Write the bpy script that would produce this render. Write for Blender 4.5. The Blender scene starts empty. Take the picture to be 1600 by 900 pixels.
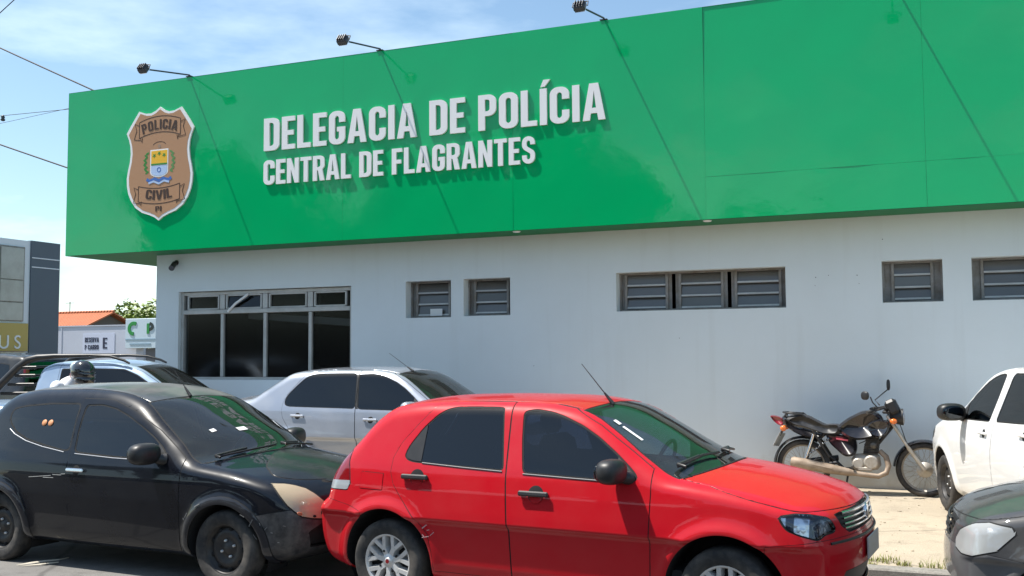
import bpy, math, random
import numpy as np
from mathutils import Vector, Matrix
from mathutils.geometry import tessellate_polygon
R = math.radians
rng = random.Random(7)
scene = bpy.context.scene
col = scene.collection

# ------------------------------------------------------------------ camera, sky, sun, exposure
cam_d = bpy.data.cameras.new('camera'); cam = bpy.data.objects.new('camera', cam_d); col.objects.link(cam)
YAW, PITCH, ROLL, CAM_H, FOC = .3867, .0662, -.0069, 1.70, 1576.3
cam_d.sensor_width = 36.0; cam_d.lens = 36.0*FOC/1600.0; cam_d.clip_end = 2000; cam_d.clip_start = .05
cam.matrix_world = (Matrix.Translation((0, 0, CAM_H)) @ Matrix.Rotation(YAW, 4, 'Z')
                    @ Matrix.Rotation(R(90)+PITCH, 4, 'X') @ Matrix.Rotation(ROLL, 4, 'Z'))
scene.camera = cam
SUN_TO = Vector((.466, .16, -1)).normalized()          # the way the light travels
SUN_EL = math.asin(-SUN_TO.z); SUN_AZ = math.atan2(-SUN_TO.x, -SUN_TO.y)
world = bpy.data.worlds.new('World'); scene.world = world; world.use_nodes = True
wn, wl = world.node_tree.nodes, world.node_tree.links
bg = wn['Background']
sky = wn.new('ShaderNodeTexSky'); sky.sky_type = 'NISHITA'; sky.sun_disc = False
sky.sun_elevation = SUN_EL; sky.sun_rotation = SUN_AZ % (2*math.pi)
sky.air_density = 1.0; sky.dust_density = .9; sky.ozone_density = 1.0
# fair-weather clouds in the sky itself (direction based)
tc = wn.new('ShaderNodeTexCoord'); mp = wn.new('ShaderNodeMapping'); wl.new(tc.outputs['Generated'], mp.inputs['Vector'])
mp.inputs['Scale'].default_value = (1, 1, 3.4); mp.inputs['Location'].default_value = (.35, .1, .12)
nz = wn.new('ShaderNodeTexNoise'); nz.inputs['Scale'].default_value = 2.3; nz.inputs['Detail'].default_value = 7; nz.inputs['Roughness'].default_value = .55
wl.new(mp.outputs[0], nz.inputs['Vector'])
cr = wn.new('ShaderNodeValToRGB'); cr.color_ramp.elements[0].position = .47; cr.color_ramp.elements[1].position = .66
wl.new(nz.outputs['Fac'], cr.inputs[0])
sep = wn.new('ShaderNodeSeparateXYZ'); wl.new(tc.outputs['Generated'], sep.inputs[0])
low = wn.new('ShaderNodeMapRange'); low.inputs['From Min'].default_value = .45; low.inputs['From Max'].default_value = .02
low.inputs['To Min'].default_value = .16; low.inputs['To Max'].default_value = .95; wl.new(sep.outputs['Z'], low.inputs['Value'])
mu = wn.new('ShaderNodeMath'); mu.operation = 'MULTIPLY'; wl.new(cr.outputs[0], mu.inputs[0]); wl.new(low.outputs[0], mu.inputs[1])
mx = wn.new('ShaderNodeMixRGB'); wl.new(mu.outputs[0], mx.inputs['Fac']); wl.new(sky.outputs[0], mx.inputs[1])
mx.inputs[2].default_value = (8.2, 8.6, 9.0, 1)
wb = wn.new('ShaderNodeMixRGB'); wb.blend_type = 'MULTIPLY'; wb.inputs[0].default_value = 1; wb.inputs[2].default_value = (.96, 1.045, 1.01, 1)   # white balance of the sky
wl.new(mx.outputs[0], wb.inputs[1]); wl.new(wb.outputs[0], bg.inputs['Color']); bg.inputs['Strength'].default_value = .125
sun_d = bpy.data.lights.new('sun', 'SUN'); sun_d.energy = 5.0; sun_d.angle = R(.53); sun_d.color = (1, .955, .88)
sun = bpy.data.objects.new('sun', sun_d); col.objects.link(sun); sun.rotation_euler = SUN_TO.to_track_quat('-Z', 'Y').to_euler()
vs = scene.view_settings; vs.view_transform = 'Standard'; vs.look = 'None'; vs.exposure = .62; vs.gamma = 1; vs.use_curve_mapping = False
scene.cycles.max_bounces = 10; scene.cycles.transparent_max_bounces = 16; scene.cycles.caustics_reflective = False; scene.cycles.caustics_refractive = False
# ------------------------------------------------------------------ helpers
def tag(o, label=None, cat=None, group=None, kind=None):
    if label: o['label'] = label
    if cat: o['category'] = cat
    if group: o['group'] = group
    if kind: o['kind'] = kind
    return o
def empty(name, loc=(0, 0, 0), rz=0, parent=None):
    o = bpy.data.objects.new(name, None); col.objects.link(o); o.location = loc; o.rotation_euler = (0, 0, rz)
    o.empty_display_size = .2
    if parent: o.parent = parent
    return o
def copy_tree(o, parent=None):
    c = o.copy(); col.objects.link(c)
    if parent: c.parent = parent
    for ch in list(o.children): copy_tree(ch, c)
    return c
def mesh_obj(name, V, F, mats, parent=None, smooth=False, normals=None, mi=None):
    me = bpy.data.meshes.new(name)
    me.from_pydata([tuple(v) for v in (V.tolist() if hasattr(V, 'tolist') else V)], [], F.tolist() if hasattr(F, 'tolist') else F)
    for m in (mats if isinstance(mats, (list, tuple)) else [mats]): me.materials.append(m)
    if mi is not None: me.polygons.foreach_set('material_index', np.asarray(mi, np.int32))
    me.polygons.foreach_set('use_smooth', [bool(smooth)]*len(me.polygons))
    me.validate(); me.update()
    if normals is not None and len(me.vertices) == len(normals):
        me.normals_split_custom_set_from_vertices([tuple(n) for n in normals.tolist()])
    o = bpy.data.objects.new(name, me); col.objects.link(o)
    if parent: o.parent = parent
    return o
class MB:
    """collects shapes, then links them as ONE mesh object"""
    def __init__(s): s.v = []; s.f = []; s.m = []; s.sm = []
    def add(s, V, F, m=0, sm=False):
        b = len(s.v); s.v += [tuple(v) for v in V]; s.f += [tuple(b+i for i in f) for f in F]; s.m += [m]*len(F); s.sm += [sm]*len(F); return s
    def box(s, c, d, rot=None, m=0, bev=0):
        x, y, z = d[0]/2, d[1]/2, d[2]/2
        if bev <= 0:
            V = [Vector((a, b, e)) for a in (-x, x) for b in (-y, y) for e in (-z, z)]
            F = [(0, 1, 3, 2), (4, 6, 7, 5), (0, 4, 5, 1), (2, 3, 7, 6), (0, 2, 6, 4), (1, 5, 7, 3)]
        else:
            q = min(bev, x*.9, y*.9, z*.9); V = []
            for sx in (-1, 1):
                for sy in (-1, 1):
                    for sz in (-1, 1):
                        V += [Vector((sx*x, sy*(y-q), sz*(z-q))), Vector((sx*(x-q), sy*y, sz*(z-q))), Vector((sx*(x-q), sy*(y-q), sz*z))]
            def i(a, b, e, k): return ((a*2+b)*2+e)*3+k
            F = []
            for k, ax in enumerate(((1, 2), (0, 2), (0, 1))):
                for sgn in (0, 1):
                    ring = []
                    for u, w in ((0, 0), (1, 0), (1, 1), (0, 1)):
                        t = [0, 0, 0]; t[k] = sgn; t[ax[0]] = u; t[ax[1]] = w; ring.append(i(*t, k))
                    if (sgn == 1) != (k == 1): F.append(tuple(ring))
                    else: F.append(tuple(ring[::-1]))
            for k in range(3):
                a, b = [q_ for q_ in range(3) if q_ != k]
                for u in (0, 1):
                    for w in (0, 1):
                        t0 = [0, 0, 0]; t0[a] = u; t0[b] = w; t1 = list(t0); t1[k] = 1
                        F.append((i(*t0, a), i(*t1, a), i(*t1, b), i(*t0, b)))
            for a in (0, 1):
                for b in (0, 1):
                    for e in (0, 1): F.append((i(a, b, e, 0), i(a, b, e, 1), i(a, b, e, 2)))
        M = rot if rot is not None else Matrix.Identity(3)
        return s.add([M @ v+Vector(c) for v in V], F, m)
    def tube(s, pts, r, n=8, m=0, caps=True, closed=False):
        P = [Vector(p) for p in pts]; k = len(P); rr = r if isinstance(r, (list, tuple)) else [r]*k
        V = []; up = None
        for i in range(k):
            if closed: t = (P[(i+1) % k]-P[i-1])
            else: t = P[min(i+1, k-1)]-P[max(i-1, 0)]
            t.normalize()
            if up is None: up = Vector((0, 0, 1)) if abs(t.z) < .9 else Vector((1, 0, 0))
            a = t.cross(up)
            if a.length < 1e-4: a = t.orthogonal()
            a.normalize(); b = a.cross(t).normalized(); up = b
            for j in range(n):
                th = 2*math.pi*j/n; V.append(P[i]+(a*math.cos(th)+b*math.sin(th))*rr[i])
        F = []
        for i in range(k if closed else k-1):
            i2 = (i+1) % k
            for j in range(n):
                F.append((i*n+j, i*n+(j+1) % n, i2*n+(j+1) % n, i2*n+j))
        s.add(V, F, m, True)
        if caps and not closed: s.add(V[:n], [tuple(range(n))[::-1]], m); s.add(V[-n:], [tuple(range(n))], m)
        return s
    def lathe(s, prof, n=32, M=None, m=0, sm=True):
        """prof: (radius, height) revolved about local Z, M maps to place"""
        M = M or Matrix.Identity(4); V = []; F = []; k = len(prof)
        for j in range(n):
            th = 2*math.pi*j/n
            for r_, h_ in prof: V.append(M @ Vector((r_*math.cos(th), r_*math.sin(th), h_)))
        for j in range(n):
            j2 = (j+1) % n
            for i in range(k-1):
                F.append((j*k+i, j2*k+i, j2*k+i+1, j*k+i+1))
        return s.add(V, F, m, sm)
    def prism(s, poly, M, d0, d1, m=0, m_side=None):
        """flat polygon (convex or not, given ccw) in local XY, from z=d0 to z=d1"""
        n = len(poly)
        V = [M @ Vector((p[0], p[1], d0)) for p in poly]+[M @ Vector((p[0], p[1], d1)) for p in poly]
        s.add(V, [tuple(range(n, 2*n)), tuple(range(n))[::-1]], m)
        return s.add(V, [(i, (i+1) % n, n+(i+1) % n, n+i) for i in range(n)], m if m_side is None else m_side)
    def ell(s, c, r, n=16, k=10, M=None, m=0, p=1.0):
        V = []; F = []
        M = M or Matrix.Identity(3)
        def sp(a): return math.copysign(abs(a)**p, a)
        for i in range(k+1):
            ph = math.pi*i/k-math.pi/2
            for j in range(n):
                th = 2*math.pi*j/n
                V.append(Vector(c)+M @ Vector((r[0]*sp(math.cos(ph))*sp(math.cos(th)), r[1]*sp(math.cos(ph))*sp(math.sin(th)), r[2]*sp(math.sin(ph)))))
        for i in range(k):
            for j in range(n):
                F.append((i*n+j, i*n+(j+1) % n, (i+1)*n+(j+1) % n, (i+1)*n+j))
        return s.add(V, F, m, True)
    def build(s, name, mats, parent=None, smooth=None):
        o = mesh_obj(name, s.v, s.f, mats, parent, False, None, s.m)
        sm = s.sm if smooth is None else [smooth]*len(s.f)
        if len(o.data.polygons) == len(sm): o.data.polygons.foreach_set('use_smooth', sm)
        return o
def axis_m(loc, ax):
    """4x4 mapping local Z to direction ax at loc"""
    q = Vector(ax).to_track_quat('Z', 'Y').to_matrix().to_4x4()
    return Matrix.Translation(loc) @ q
def curve_fill(name, splines, depth, M, mat, parent=None, label=None):
    """flat shape with holes from closed outlines, thickness 2*depth about the local XY plane"""
    loops = [[Vector((p[0], p[1], 0)) for p in sp_] for sp_ in splines]
    tris = tessellate_polygon(loops); pts = [p for lp in loops for p in lp]; n = len(pts)
    V = [M @ Vector((p.x, p.y, depth)) for p in pts]+[M @ Vector((p.x, p.y, -depth)) for p in pts]; F = []
    for t in tris:
        a, b, c = [pts[k] for k in t]
        if (b-a).cross(c-a).z < 0: t = t[::-1]
        F += [tuple(t), tuple(k+n for k in t[::-1])]
    b0 = 0; flip = M.to_3x3().determinant() < 0
    for li, lp in enumerate(loops):
        k = len(lp); ar = sum(lp[i].x*lp[(i+1) % k].y-lp[(i+1) % k].x*lp[i].y for i in range(k))
        for i in range(k):
            a, b = b0+i, b0+(i+1) % k; q_ = (a, a+n, b+n, b)
            F.append(q_ if (ar > 0) == (li == 0) else q_[::-1])
        b0 += k
    if flip: F = [f[::-1] for f in F]
    o = mesh_obj(name, V, F, mat, parent)
    if label: o['label'] = label
    return o
def font_text(name, body, size, M, mat, parent=None, depth=.002, align='CENTER', sx=1.0):
    cu = bpy.data.curves.new(name, 'FONT'); cu.body = body; cu.size = size; cu.extrude = depth; cu.align_x = align; cu.align_y = 'CENTER'
    t = bpy.data.objects.new('text', cu); col.objects.link(t)
    dg = bpy.context.evaluated_depsgraph_get()
    me = bpy.data.meshes.new_from_object(t.evaluated_get(dg)); me.name = name
    bpy.data.objects.remove(t); bpy.data.curves.remove(cu)
    me.transform(M @ Matrix.Diagonal((sx, 1, 1, 1))); me.materials.clear(); me.materials.append(mat)
    o = bpy.data.objects.new(name, me); col.objects.link(o)
    if parent: o.parent = parent
    return o
# ------------------------------------------------------------------ materials
MT = {}
def mat(name, color, rough=.6, metal=0, coat=0, coat_r=.03, spec=.5, noise=None, bump=None, **kw):
    """noise: (scale, amount, colour2) mixes a second colour; bump: (scale, strength, distance)"""
    if name in MT: return MT[name]
    m = bpy.data.materials.new(name); m.use_nodes = True; N, L = m.node_tree.nodes, m.node_tree.links
    b = N['Principled BSDF']; b.inputs['Base Color'].default_value = (*color, 1); b.inputs['Roughness'].default_value = rough
    b.inputs['Metallic'].default_value = metal; b.inputs['Coat Weight'].default_value = coat; b.inputs['Coat Roughness'].default_value = coat_r
    b.inputs['Specular IOR Level'].default_value = spec
    for k, v in kw.items(): b.inputs[k.replace('_', ' ')].default_value = v
    tc = N.new('ShaderNodeTexCoord')
    if noise:
        sc, am, c2 = noise[:3]
        n1 = N.new('ShaderNodeTexNoise'); n1.inputs['Scale'].default_value = sc; n1.inputs['Detail'].default_value = 8; n1.inputs['Roughness'].default_value = .65
        L.new(tc.outputs['Object'], n1.inputs['Vector'])
        rp = N.new('ShaderNodeValToRGB'); rp.color_ramp.elements[0].position = .38; rp.color_ramp.elements[1].position = .68
        L.new(n1.outputs['Fac'], rp.inputs[0])
        ml = N.new('ShaderNodeMath'); ml.operation = 'MULTIPLY'; ml.inputs[1].default_value = am; L.new(rp.outputs[0], ml.inputs[0])
        mx = N.new('ShaderNodeMixRGB'); mx.inputs[1].default_value = (*color, 1); mx.inputs[2].default_value = (*c2, 1)
        L.new(ml.outputs[0], mx.inputs['Fac']); L.new(mx.outputs[0], b.inputs['Base Color'])
        if len(noise) > 3:
            mr = N.new('ShaderNodeMapRange'); mr.inputs['To Min'].default_value = rough; mr.inputs['To Max'].default_value = noise[3]
            L.new(rp.outputs[0], mr.inputs['Value']); L.new(mr.outputs[0], b.inputs['Roughness'])
    if bump:
        n2 = N.new('ShaderNodeTexNoise'); n2.inputs['Scale'].default_value = bump[0]; n2.inputs['Detail'].default_value = 5
        L.new(tc.outputs['Object'], n2.inputs['Vector'])
        bp = N.new('ShaderNodeBump'); bp.inputs['Strength'].default_value = bump[1]; bp.inputs['Distance'].default_value = bump[2]
        L.new(n2.outputs['Fac'], bp.inputs['Height']); L.new(bp.outputs[0], b.inputs['Normal'])
    MT[name] = m; return m
def glass(name, tint, rough=0.0, film=0.0, filmcol=(.02, .02, .025), refl=1.35):
    """thin tinted pane: straight-through tint plus a clean reflection"""
    if name in MT: return MT[name]
    m = bpy.data.materials.new(name); m.use_nodes = True; N, L = m.node_tree.nodes, m.node_tree.links
    N.remove(N['Principled BSDF']); out = N['Material Output']
    tr = N.new('ShaderNodeBsdfTransparent'); tr.inputs[0].default_value = (*tint, 1)
    gl = N.new('ShaderNodeBsdfGlossy'); gl.inputs['Roughness'].default_value = rough
    fr = N.new('ShaderNodeFresnel'); fr.inputs['IOR'].default_value = 1.55
    ad = N.new('ShaderNodeMath'); ad.operation = 'MULTIPLY_ADD'; ad.inputs[1].default_value = refl; ad.inputs[2].default_value = .015; L.new(fr.outputs[0], ad.inputs[0])
    df = N.new('ShaderNodeBsdfDiffuse'); df.inputs[0].default_value = (*filmcol, 1)
    m1 = N.new('ShaderNodeMixShader'); m1.inputs[0].default_value = film; L.new(tr.outputs[0], m1.inputs[1]); L.new(df.outputs[0], m1.inputs[2])
    m2 = N.new('ShaderNodeMixShader'); L.new(ad.outputs[0], m2.inputs[0]); L.new(m1.outputs[0], m2.inputs[1]); L.new(gl.outputs[0], m2.inputs[2])
    L.new(m2.outputs[0], out.inputs[0]); MT[name] = m; return m
RUB = mat('rubber', (.018, .018, .019), .8, noise=(6, .75, (.12, .105, .09)))
BLK = mat('black_plastic', (.014, .014, .015), .45, noise=(9, .35, (.045, .042, .04)))
MATTE = mat('dark_matte', (.008, .008, .009), .9)
SEAM = mat('panel_gap', (.006, .006, .006), .8)
TRIM = mat('cabin_trim', (.045, .046, .05), .85)
CHROME = mat('chrome', (.75, .76, .78), .12, 1.0)
ALU = mat('silver_paint', (.62, .62, .62), .38, .35, noise=(14, .4, (.40, .37, .33)))
STEEL = mat('dark_steel', (.03, .03, .032), .5, .4, noise=(12, .5, (.09, .075, .06)))
TGREEN = glass('windscreen_glass', (.50, .80, .66), .03, .05, (.34, .36, .33), 1.15)
TDARK = glass('tinted_glass', (.17, .20, .27), refl=1.15)
TDEEP = glass('deep_tinted_glass', (.02, .026, .03), refl=1.1)
MIRR = mat('mirror_dark_reflection', (.05, .055, .06), .05, 1.0)  # dark surroundings mirrored in the glass are put into this colour
LENS = glass('clear_lens', (.93, .95, .97))
FROST = glass('clouded_lens', (.85, .86, .86), .12, .5, (.66, .67, .66))
FADED = glass('yellowed_lens', (.85, .72, .52), .12, .62, (.66, .53, .35))
REDL = mat('red_lens', (.22, .004, .008), .12, coat=1)
AMBER = mat('amber_lens', (.75, .16, .012), .2, coat=1)
WHITEL = mat('clear_reflector_lens', (.42, .43, .45), .2, .3, coat=.6)
PLATE = mat('plate_metal', (.42, .43, .43), .5, noise=(20, .4, (.25, .22, .18)))
def reflector():
    m = mat('headlamp_reflector', (.62, .66, .72), .28, .75)
    N, L = m.node_tree.nodes, m.node_tree.links; b = N['Principled BSDF']
    tc = N.new('ShaderNodeTexCoord'); v = N.new('ShaderNodeTexVoronoi'); v.inputs['Scale'].default_value = 26; v.distance = 'CHEBYCHEV'; L.new(tc.outputs['Object'], v.inputs['Vector'])
    bp = N.new('ShaderNodeBump'); bp.inputs['Strength'].default_value = .45; bp.inputs['Distance'].default_value = .015
    L.new(v.outputs['Distance'], bp.inputs['Height']); L.new(bp.outputs[0], b.inputs['Normal'])
    sx = N.new('ShaderNodeSeparateXYZ'); L.new(tc.outputs['Object'], sx.inputs[0])                 # bowl's bright and dark reflections painted as stripes, with dark dividers
    ml = N.new('ShaderNodeMath'); ml.operation = 'MULTIPLY'; ml.inputs[1].default_value = 52; L.new(sx.outputs['X'], ml.inputs[0])
    sn = N.new('ShaderNodeMath'); sn.operation = 'SINE'; L.new(ml.outputs[0], sn.inputs[0])
    rp = N.new('ShaderNodeValToRGB'); rp.color_ramp.elements[0].position = .0; rp.color_ramp.elements[1].position = .22; rp.color_ramp.elements[0].color = (.05, .06, .09, 1); rp.color_ramp.elements[1].color = (.80, .84, .90, 1)
    of = N.new('ShaderNodeMath'); of.operation = 'ADD'; of.inputs[1].default_value = .5; L.new(sn.outputs[0], of.inputs[0]); L.new(of.outputs[0], rp.inputs[0]); L.new(rp.outputs[0], b.inputs['Base Color']); return m
REFL = reflector()
# ------------------------------------------------------------------ car body core (numpy only)
def catmull(pts, step=0.01, closed=True):
    P = np.array(pts, float)
    n = len(P); out = []
    for i in range(n if closed else n-1):
        p0, p1, p2, p3 = [P[(i+k) % n] if closed else P[min(max(i+k, 0), n-1)] for k in (-1, 0, 1, 2)]
        # centripetal-like tangents
        d1 = max(np.linalg.norm(p2-p1), 1e-6); d0 = max(np.linalg.norm(p1-p0), 1e-6); d2 = max(np.linalg.norm(p3-p2), 1e-6)
        m1 = d1*((p1-p0)/d0*d1+(p2-p1)/d1*d0)/(d0+d1) if np.linalg.norm(p1-p0) > 1e-6 else (p2-p1)
        m2 = d1*((p2-p1)/d1*d2+(p3-p2)/d2*d1)/(d1+d2) if np.linalg.norm(p3-p2) > 1e-6 else (p2-p1)
        k = max(2, int(d1/step))
        t = np.linspace(0, 1, k, endpoint=False)[:, None]
        h00 = 2*t**3-3*t**2+1; h10 = t**3-2*t**2+t; h01 = -2*t**3+3*t**2; h11 = t**3-t**2
        out.append(h00*p1+h10*m1+h01*p2+h11*m2)
    if not closed: out.append(P[-1:])
    return np.concatenate(out)

def fillet(poly, r=.035, n=5):
    P = np.array(poly, float); k = len(P); out = []
    for i in range(k):
        a, b, c = P[i-1], P[i], P[(i+1) % k]; la, lc = np.linalg.norm(a-b), np.linalg.norm(c-b)
        ra, rc = min(r, la*.46), min(r, lc*.46); p0 = b+(a-b)/la*ra; p2 = b+(c-b)/lc*rc
        for t in np.linspace(0, 1, n+1): out.append((1-t)**2*p0+2*t*(1-t)*b+t*t*p2)
    return np.array(out)

def sdf_poly(poly, U, V):
    """signed distance (negative inside) of points U,V to a closed polygon"""
    sh = U.shape; p = np.stack([U.ravel(), V.ravel()], 1)
    A = np.asarray(poly, float); B = np.roll(A, -1, 0)
    res = np.empty(len(p)); CH = max(1, int(4e6//len(A)))
    for s in range(0, len(p), CH):
        q = p[s:s+CH, None, :]
        e = (B-A)[None]; w = q-A[None]
        t = np.clip((w*e).sum(2)/np.maximum((e*e).sum(2), 1e-12), 0, 1)
        d = w-e*t[..., None]
        d2 = (d*d).sum(2).min(1)
        c1 = q[..., 1] >= A[None, :, 1]; c2 = q[..., 1] < B[None, :, 1]
        cr = e[..., 0]*w[..., 1]-e[..., 1]*w[..., 0]
        up = c1 & c2 & (cr > 0); dn = (~c1) & (~c2) & (cr < 0)
        wn = up.sum(1)-dn.sum(1)
        res[s:s+CH] = np.where(wn != 0, -1, 1)*np.sqrt(d2)
    return res.reshape(sh)

class Grid2:
    """cubic B-spline field over a grid: smooth normals"""
    def __init__(s, x0, z0, h, A): s.x0, s.z0, s.h, s.A = x0, z0, h, A
    def __call__(s, x, z):
        nx, nz = s.A.shape
        u = np.clip((x-s.x0)/s.h, 1, nx-3.001); v = np.clip((z-s.z0)/s.h, 1, nz-3.001)
        i = u.astype(int); j = v.astype(int); a = u-i; b = v-j
        def w(t): return ((1-t)**3/6, (3*t**3-6*t**2+4)/6, (-3*t**3+3*t**2+3*t+1)/6, t**3/6)
        wa, wb = w(a), w(b); r = 0
        for k in range(4):
            for l in range(4): r = r+wa[k]*wb[l]*s.A[i+k-1, j+l-1]
        return r

def smooth_table(pts, lo, hi, step, sig):
    g = np.arange(lo, hi, step); p = np.array(pts, float)
    v = np.interp(g, p[:, 0], p[:, 1])
    n = int(3*sig/step); k = np.exp(-.5*(np.arange(-n, n+1)*step/sig)**2); k /= k.sum()
    return g, np.convolve(np.pad(v, n, mode='edge'), k, mode='valid')

def sstep(a, b, x):
    t = np.clip((x-a)/(b-a), 0, 1); return t*t*(3-2*t)

class Body:
    def __init__(s, sp):
        s.sp = sp
        sil = catmull(sp['sil'], .012); s.silp = sil
        s.x0, s.x1 = sil[:, 0].min(), sil[:, 0].max(); s.z0, s.z1 = sil[:, 1].min(), sil[:, 1].max()
        h = .014; gx = np.arange(s.x0-.2, s.x1+.2, h); gz = np.arange(s.z0-.15, s.z1+.2, h)
        X, Z = np.meshgrid(gx, gz, indexing='ij')
        s.S = Grid2(gx[0], gz[0], h, sdf_poly(sil[::2], X, Z))
        s.wt = smooth_table(sp['w'], 0, 2.2, .0025, sp.get('wsig', .011))
        s.pf = smooth_table(sp['plan'], -2.5, 5, .01, .12)
        s.k = sp.get('k', .085)
        s.hubs = sp['hubs']; s.R = sp['R']
    def W(s, x, z):
        w = np.interp(z, *s.wt)+np.interp(x, *s.pf)
        fl = s.sp.get('flare', .022)
        for hx in s.hubs:
            d = np.hypot(x-hx, z-s.sp['hubz'])
            w = w+fl*np.exp(-((d-s.R-.015)/s.sp.get('flw', .05))**2)*sstep(.0, .12, z-s.sp['hubz']+.12)
        return w
    def warp(s, x, y, z):
        sp = s.sp; ay = np.abs(y)
        a = sp['af']*sstep(1.0, 1.9, x)-sp['ar']*sstep(.5, -.25, x)
        xx = x+a*(ay/.8)**2.3
        zz = z+sp.get('crown', .055)*(ay/.7)**2*sstep(.65, .95, z)
        return xx, zz
    def F(s, P):
        x, y, z = P[..., 0], P[..., 1], P[..., 2]
        xx, zz = s.warp(x, y, z)
        a = s.S(xx, zz); b = np.abs(y)-s.W(x, z)
        k = s.k
        h = np.maximum(k-np.abs(a-b), 0)/k
        return np.maximum(a, b)+h*h*k*.25
    def grad(s, P, e=.002):
        g = np.empty_like(P)
        for i in range(3):
            d = np.zeros(3); d[i] = e
            g[..., i] = (s.F(P+d)-s.F(P-d))/(2*e)
        return g
    def normal(s, P):
        g = s.grad(P); return g/np.maximum(np.linalg.norm(g, axis=-1, keepdims=True), 1e-9)
    def raycast(s, O, D, tmax=30):
        t = 0.0
        for i in range(3000):
            f = float(s.F((O+D*t)[None])[0])
            if f < .0008: return O+D*t
            t += max(f*.6, .0006)
            if t > tmax: return None
        return None
    def mesh(s, h):
        m = .06
        wmax = s.sp['w'] and max(v for _, v in s.sp['w'])+.08
        gx = np.arange(s.x0-m, s.x1+m+h, h); ny = int(np.ceil((wmax+m)/h)); gy = (np.arange(-ny, ny+1)+.0)*h; gz = np.arange(s.z0-m, s.z1+m+h, h)
        X, Y, Z = np.meshgrid(gx, gy, gz, indexing='ij')
        Fv = s.F(np.stack([X, Y, Z], -1)); ins = Fv < 0
        nx, nyy, nz = Fv.shape
        cs = (nx-1, nyy-1, nz-1)
        acc = np.zeros(cs+(3,)); cnt = np.zeros(cs)
        cor = [(i, j, k) for i in (0, 1) for j in (0, 1) for k in (0, 1)]
        def sub(A, c): return A[c[0]:c[0]+cs[0], c[1]:c[1]+cs[1], c[2]:c[2]+cs[2]]
        for a in cor:
            for ax in range(3):
                if a[ax]: continue
                b = list(a); b[ax] = 1
                fa, fb = sub(Fv, a), sub(Fv, b); cr = (fa < 0) != (fb < 0)
                t = np.where(cr, fa/np.where(cr, fa-fb, 1), 0)
                for q in range(3):
                    acc[..., q] += np.where(cr, a[q]+(t if q == ax else 0), 0)
                cnt += cr
        act = cnt > 0; idx = -np.ones(cs, int); idx[act] = np.arange(act.sum())
        base = np.argwhere(act); loc = acc[act]/cnt[act][:, None]
        V = np.array([gx[0], gy[0], gz[0]])+(base+loc)*h
        Q = []
        for ax in range(3):
            o = [q for q in range(3) if q != ax]
            sl = [slice(1, -1)]*3; sl[ax] = slice(0, -1)
            a = ins[tuple(sl)]
            sl2 = [slice(1, -1)]*3; sl2[ax] = slice(1, None); b = ins[tuple(sl2)]
            e = np.argwhere(a != b); 
            if len(e) == 0: continue
            fl = a[a != b]
            full = e.copy()
            for q in o: full[:, q] += 1
            def cell(d0, d1):
                c = full.copy(); c[:, o[0]] += d0; c[:, o[1]] += d1
                return idx[c[:, 0], c[:, 1], c[:, 2]]
            q4 = np.stack([cell(-1, -1), cell(0, -1), cell(0, 0), cell(-1, 0)], 1)
            flip = fl if ax != 1 else ~fl
            q4 = np.where(flip[:, None], q4, q4[:, ::-1])
            Q.append(q4)
        Q = np.concatenate(Q); Q = Q[(Q >= 0).all(1)]
        for _ in range(4):
            g = s.grad(V); f = s.F(V)
            V = V-g*(f/np.maximum((g*g).sum(1), .05))[:, None]*.9
        T = np.concatenate([Q[:, [0, 1, 2]], Q[:, [0, 2, 3]]])
        return V, T

def split(V, T, L, f, mask=None):
    """cut triangles along f = 0 (f per vertex); returns new V, T, L, f"""
    f = np.where(np.abs(f) < 1e-6, 1e-6, f)
    pos = f > 0
    tp = pos[T]; n = tp.sum(1); cut = (n > 0) & (n < 3)
    if mask is not None: cut &= mask
    if not cut.any(): return V, T, L, f
    C = T[cut]; LC = L[cut]; cp = tp[cut]; odd_pos = cp.sum(1) == 1
    lone = np.where(odd_pos[:, None], cp, ~cp).argmax(1)
    r = np.arange(len(C))
    a = C[r, lone]; b = C[r, (lone+1) % 3]; c = C[r, (lone+2) % 3]
    E = np.concatenate([np.sort(np.stack([a, b], 1), 1), np.sort(np.stack([a, c], 1), 1)])
    U, inv = np.unique(E, axis=0, return_inverse=True); inv = inv.ravel()
    t = f[U[:, 0]]/(f[U[:, 0]]-f[U[:, 1]])
    t = np.clip(t, .02, .98)
    NV = V[U[:, 0]]*(1-t)[:, None]+V[U[:, 1]]*t[:, None]
    base = len(V); ab = base+inv[:len(C)]; ac = base+inv[len(C):]
    T2 = np.concatenate([T[~cut], np.stack([a, ab, ac], 1), np.stack([ab, b, c], 1), np.stack([ab, c, ac], 1)])
    L2 = np.concatenate([L[~cut], LC, LC, LC])
    f2 = np.concatenate([f, np.zeros(len(U))])
    return np.concatenate([V, NV]), T2, L2, f2
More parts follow.
